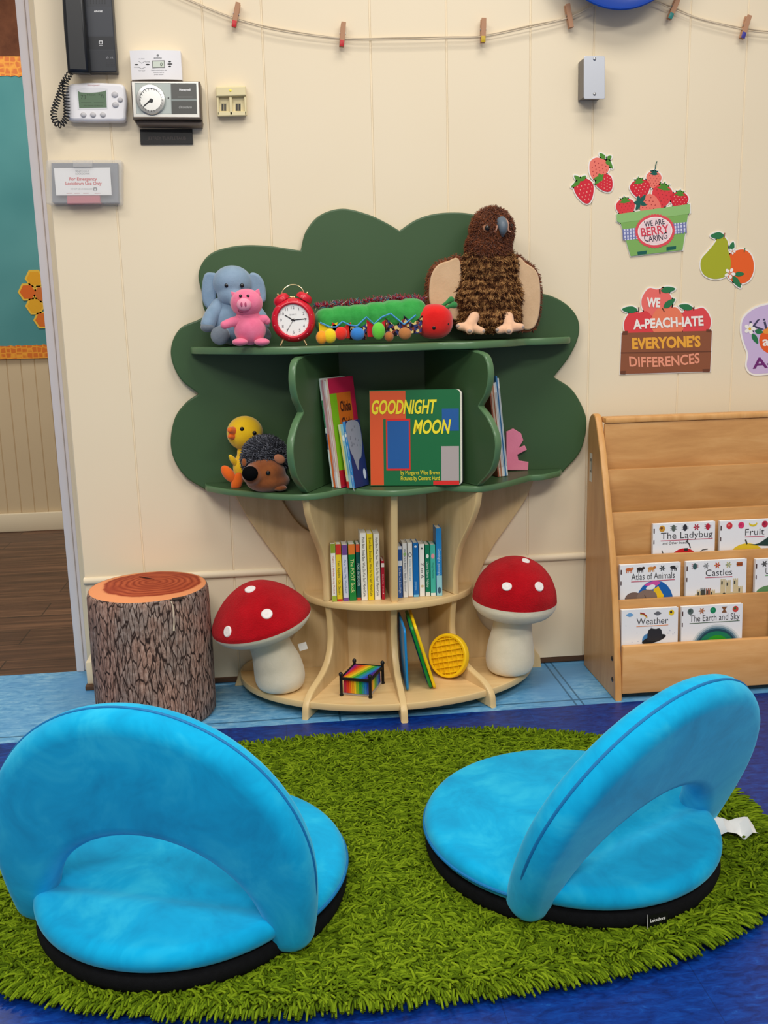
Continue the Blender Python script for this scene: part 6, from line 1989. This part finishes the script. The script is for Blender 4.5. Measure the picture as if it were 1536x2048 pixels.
def shelf_row(rows, y, group):
    for px0, px1, top, bot, c_, fn_, lab, d, yy in rows:
        yy = y + yy; a = at_y(px0, bot, yy); b_ = at_y(px1, bot, yy); t_ = at_y(px0, top, yy)
        h_ = t_[2] - ZM
        w_ = (b_[0] - a[0]) - 0.0005
        simple_book(lab, (a[0], yy, ZM + 0.0004), (0, 0, 0), w_, d, h_, paint(c_, 0.35), group, fn_)


W_ = (236, 232, 220)
B1 = 'Brown Bear, Brown Bear, What Do You See?'
shelf_row([
    (664.5, 674, 1088, 1197, W_, spine_print([(0.84, 1.0, (140, 160, 40)), (0.0, 0.1, (170, 190, 60))], "There's a Wocket in my Pocket", (190, 60, 50), 0.55, 0.47, 0.66), 'white board book with olive green spine ends, leftmost on the middle shelf', 0.022, 0),
    (674.5, 685.5, 1089, 1197, (232, 200, 40), spine_print([(0.82, 1.0, (206, 50, 36)), (0.0, 0.04, (206, 60, 40))], 'Ten Apples  Dr. Seuss', (70, 90, 40), 0.6, 0.42, 0.6), 'yellow board book with a red spine top on the middle shelf', 0.038, 0),
    (687, 698, 1090, 1197, (206, 210, 226), spine_print([(0.82, 1.0, (110, 70, 140)), (0.0, 0.06, (120, 80, 150))], 'Are You My Mother?', (100, 130, 160), 0.55, 0.44, 0.6), 'pale lilac board book with a purple spine top on the middle shelf', 0.05, 0),
    (699.5, 713, 1089, 1197, (34, 130, 56), spine_print([(0.82, 1.0, (222, 120, 40))], 'The FOOT Book', (226, 226, 150), 0.75, 0.44, 0.6), 'bright green board book with an orange spine top on the middle shelf', 0.05, 0),
    (714.5, 722.5, 1089, 1197, (18, 78, 70), spine_print([(0.86, 1.0, (210, 80, 40)), (0.0, 0.05, (210, 90, 50))], 'FOX IN SOCKS', (206, 220, 214), 0.8, 0.46, 0.4), 'dark teal board book with a red spine top on the middle shelf', 0.05, 0),
    (723.5, 736, 1067, 1199, W_, spine_print([], 'Panda Bear, Panda Bear, What Do You See?  Martin/Carle', (60, 56, 52), 0.6, 0.5, 0.88), 'tall white board book left of the tall yellow one on the middle shelf', 0.06, -0.004),
    (737, 749, 1068, 1199, (240, 210, 20), spine_print([], B1 + '  Martin/Carle', (96, 76, 30), 0.6, 0.5, 0.88), 'tall yellow board book between two tall white ones on the middle shelf', 0.06, -0.004),
    (750, 762, 1068, 1199, W_, spine_print([], 'Polar Bear, Polar Bear, What Do You Hear?  Martin/Carle', (60, 56, 52), 0.6, 0.5, 0.88), 'tall white board book right of the tall yellow one on the middle shelf', 0.06, -0.004),
    (764, 770.5, 1122, 1199, (176, 24, 44), spine_print([(0.84, 0.94, (236, 220, 214))], 'little red', (240, 200, 200), 0.6, 0.4, 0.5), 'short thin red book at the right end of the left row on the middle shelf', 0.05, -0.004)],
    -0.146, 'board books on the left of the middle shelf')
shelf_row([
    (796, 806, 1093, 1199, (48, 88, 156), spine_print([(0.62, 0.72, (226, 232, 240)), (0.94, 1.0, (220, 226, 236))], 'God Bless You & Good Night', (206, 220, 240), 0.6, 0.34, 0.5), 'navy blue board book right beside the middle upright on the shelf', 0.05, 0),
    (807, 816, 1087, 1197, (232, 232, 230), spine_print([], "Where's Baby's Belly Button?", (90, 100, 120), 0.6, 0.5, 0.8, [(0.5, 0.8, 0.35, 0.03, (150, 190, 120))]), 'white board book with grey lettering, left of the plain white one with a ring', 0.05, 0),
    (817, 826.5, 1086, 1197, (238, 236, 230), spine_print([(0.0, 0.02, (206, 170, 140))], 'little feelings', (130, 170, 190), 0.5, 0.5, 0.4, [(0.5, 0.78, 0.4, 0.045, (110, 120, 126)), (0.5, 0.78, 0.25, 0.03, (238, 236, 230))]), 'white board book with a grey ring on its spine in the right row', 0.05, 0),
    (827.5, 838.5, 1086, 1196, (24, 106, 180), spine_print([(0.0, 0.04, (120, 190, 226))], 'pout-pout', (150, 200, 236), 0.6, 0.2, 0.16, [(0.5, 0.93, 0.25, 0.02, (226, 236, 244))]), 'deep blue board book in the right row of the middle shelf', 0.05, 0),
    (840, 850.5, 1089, 1196, (238, 236, 228), spine_print([], 'Z to A', (60, 60, 60), 0.8, 0.5, 0.3, [(0.5, 0.92, 0.2, 0.018, (90, 90, 90)), (0.5, 0.2, 0.3, 0.025, (206, 190, 150))]), 'white board book with Z lettering, between the deep blue and the green one', 0.05, 0),
    (851.5, 861, 1090, 1195, (20, 122, 84), spine_print([(0.0, 0.08, (226, 226, 214))], 'Llama Llama Nighty', (206, 230, 214), 0.7, 0.42, 0.5, [(0.5, 0.78, 0.3, 0.04, (232, 236, 226))]), 'dark green board book with a white dot on its spine in the right row', 0.05, 0),
    (862, 872, 1090, 1195, (72, 182, 160), spine_print([(0.0, 0.06, (226, 230, 220))], 'Hug Machine', (40, 130, 116), 0.6, 0.5, 0.3, [(0.5, 0.78, 0.36, 0.05, (230, 150, 160))]), 'turquoise board book with a pink dot on its spine in the right row', 0.05, 0),
    (873.5, 885, 1057, 1193, (40, 130, 196), spine_print([(0.0, 0.3, (150, 206, 214))], 'Goodnight, goodnight', (190, 226, 240), 0.6, 0.5, 0.4, [(0.5, 0.08, 0.3, 0.05, (60, 90, 110))]), 'tall blue picture book at the right end of the middle shelf', 0.05, 0)],
    -0.143, 'board books on the right of the middle shelf')

# ================================================================== BOTTOM COMPARTMENTS
# rainbow acrylic box with black corner posts
fl, fr_, br_ = at_z(683, 1391, ZB), at_z(741, 1396, ZB), at_z(766, 1367, ZB)
ex = fr_ - fl; ey = br_ - fr_; bl_ = fl + ey
rb = thing('rainbow_box', 'small rainbow striped acrylic box with black corner posts in the lower left compartment', 'toy', (*((fl + br_) / 2)[:2], ZB))
HT = 0.060
RB = [(150, 40, 130), (200, 40, 70), (226, 60, 30), (236, 110, 30), (240, 160, 30), (240, 206, 40), (150, 190, 40), (40, 160, 60), (30, 150, 150), (30, 130, 200), (30, 90, 190), (60, 50, 150), (90, 40, 120)]
t = NT('clear_acrylic'); t.color((235, 235, 240)).rough(0.08, 0.5); t.b.inputs['Alpha'].default_value = 0.22; M_ACR = t.m
for nm, zt_, m0 in (('striped_lid', HT - 0.012, None), ('striped_wall', None, None)):
    mb = MB()
    if nm == 'striped_lid':
        n = len(RB)
        for k in range(n):
            # diagonal stripes across the lid
            s0, s1 = k / n, (k + 1) / n

            def pt(s, e):
                u = s * 1.5 - 0.5 * e; return u
            q = []
            for s, e in ((s0, 0), (s1, 0), (s1, 1), (s0, 1)):
                u = min(1, max(0, s * 1.4 - 0.4 * (1 - e))); q.append(fl + ex * (0.03 + 0.94 * u) + ey * (0.03 + 0.94 * e) + np.array([0, 0, zt_]))
            mb.add([tuple(p) for p in q] + [tuple(p - np.array([0, 0, 0.003])) for p in q], [[0, 1, 2, 3], [7, 6, 5, 4], [0, 4, 5, 1], [1, 5, 6, 2], [2, 6, 7, 3], [3, 7, 4, 0]], paint(RB[k], 0.15, 0.5))
        mb.build(nm, rb, smooth=False)
    else:
        for a, d_, o_ in ((fl, ex, ey), (bl_, ex, -ey), (fl, ey, ex), (fr_, ey, -ex)):
            mb = MB(); n = 26; o_ = o_ / np.linalg.norm(o_)
            for k in range(n):
                s0, s1 = 0.07 + 0.86 * k / n, 0.07 + 0.86 * (k + 0.72) / n
                q0, q1 = a + d_ * s0 + o_ * 0.004, a + d_ * s1 + o_ * 0.004
                c_ = RB[int(k / n * (len(RB) - 3)) + (1 if d_ is ex else 2)]
                V_ = [tuple(p + np.array([0, 0, z])) for z in (0.007, HT - 0.02) for p in (q0, q1, q1 + o_ * 0.002, q0 + o_ * 0.002)]
                mb.add(V_, [[0, 1, 5, 4], [1, 2, 6, 5], [2, 3, 7, 6], [3, 0, 4, 7], [4, 5, 6, 7], [3, 2, 1, 0]], paint(c_, 0.2, 0.5))
            mb.build('striped_side', rb, smooth=False)
mb = MB(); q = [fl + ex * .02 + ey * .02, fr_ - ex * .02 + ey * .02, br_ - ex * .02 - ey * .02, bl_ + ex * .02 - ey * .02]
mb.add([tuple(p + np.array([0, 0, z])) for z in (0.003, 0.006) for p in q], [[0, 1, 2, 3], [4, 5, 6, 7], [0, 1, 5, 4], [1, 2, 6, 5], [2, 3, 7, 6], [3, 0, 4, 7]], M_ACR); mb.build('base_plate', rb, smooth=False)
KB = paint((18, 18, 20), 0.4)
for p in (fl, fr_, br_, bl_):
    mb = MB(); p = np.array([p[0], p[1], ZB])
    mb.tube([p + (0, 0, 0.0002), p + (0, 0, 0.004), p + (0, 0, 0.0041), p + (0, 0, HT - 0.006), p + (0, 0, HT - 0.0058), p + (0, 0, HT), p + (0, 0, HT + 0.003)], [0.0048, 0.0052, 0.0038, 0.0038, 0.0052, 0.0052, 0.002], KB, 12); mb.build('corner_post', rb, angle=50)
for a, b_ in ((fl, fr_), (fr_, br_), (br_, bl_), (bl_, fl)):
    mb = MB(); m = (a + b_) / 2; d_ = b_ - a; mb.box((m[0], m[1], ZB + HT - 0.014), (np.linalg.norm(d_) - 0.006, 0.0050, 0.007), KB, rz(math.degrees(math.atan2(d_[1], d_[0]))), 0.0008); mb.build('rail', rb)


# coloured play boards leaning against the middle upright
def play_board(lab, p_bot, size, t_, lean_deg, yaw_deg, mat, studs=None, cat='toy'):
    o = local_thing('play_board', lab, cat, (p_bot[0], p_bot[1], ZB + 0.0006), (0, math.radians(lean_deg), math.radians(yaw_deg)), 'play boards in the lower right compartment')
    mb = MB(); mb.slab(rrect(0, 0, size[0], size[1], 0.014), t_, lambda u, v, w: (w, u, v), mat, 0.003); mb.build('panel', o)
    if studs is not None:
        mb = MB()
        for i in range(6):
            for j in range(7):
                mb.ell((-0.0005 if studs < 0 else t_ + 0.0005, size[0] * (i + 0.8) / 6.6, size[1] * (j + 0.8) / 7.6), (0.0020, 0.0085, 0.0085), paint((20, 60, 110), 0.4), None, 12, 6)
        g_ = mb.build('bubble_grid', o); g_['kind'] = 'stuff'
    return o


play_board('bright blue play board standing against the middle upright of the shelf', (0.0395, -0.248), (0.16, 0.168), 0.0065, -1.6, -1, paint((30, 134, 200), 0.3), None)
play_board('green play board with dark blue bubbles, leaning left of the yellow play board', (0.1005, -0.243), (0.15, 0.178), 0.0085, -16, -2, paint((20, 130, 50), 0.3), -1)
play_board('yellow play board leaning on the green play board', (0.1104, -0.246), (0.15, 0.180), 0.0080, -16, -2, paint((240, 200, 20), 0.3), None)
# round yellow waffle toy
cw_ = at_y(881, 1310, -0.165)
wf = local_thing('waffle_disc', 'round yellow waffle-textured toy disc leaning beside the yellow play board', 'toy', (cw_[0] + 0.019, -0.165, ZB + 0.001), (math.radians(-14), 0, math.radians(-42)))
YW = paint((242, 196, 22), 0.35); rW = 0.0585
mb = MB(); mb.lathe(cr([(rW - 0.008, 0.0), (rW - 0.002, -0.0005), (rW, 0.004), (rW, 0.014), (rW - 0.002, 0.0185), (rW - 0.008, 0.018)], 4), YW, (0, 0, rW), rx(90), 60)
mb.lathe([(rW - 0.008, 0.0), (rW - 0.0075, 0.006), (0.0001, 0.006)], YW, (0, 0, rW), rx(90), 60); mb.lathe([(rW - 0.008, 0.018), (rW - 0.0075, 0.011), (0.0001, 0.011)], YW, (0, 0, rW), rx(90), 60)
mb.build('rim', wf, angle=50)
mb = MB(); rr = rW - 0.006
for k in range(-3, 4):
    s_ = k * 0.0145; L = math.sqrt(max(0, rr * rr - s_ * s_))
    A_ = math.radians(18)
    for ang_, hgt in ((A_, 0.0152), (A_ + PI / 2, 0.0132)):
        c_, s2 = math.cos(ang_), math.sin(ang_)
        mb.box((-s_ * s2, -hgt, rW + s_ * c_), (2 * L, 0.005, 0.0022 if ang_ == A_ else 0.0014), YW, ry(-math.degrees(ang_)))
mb.build('waffle_ribs', wf, smooth=False)
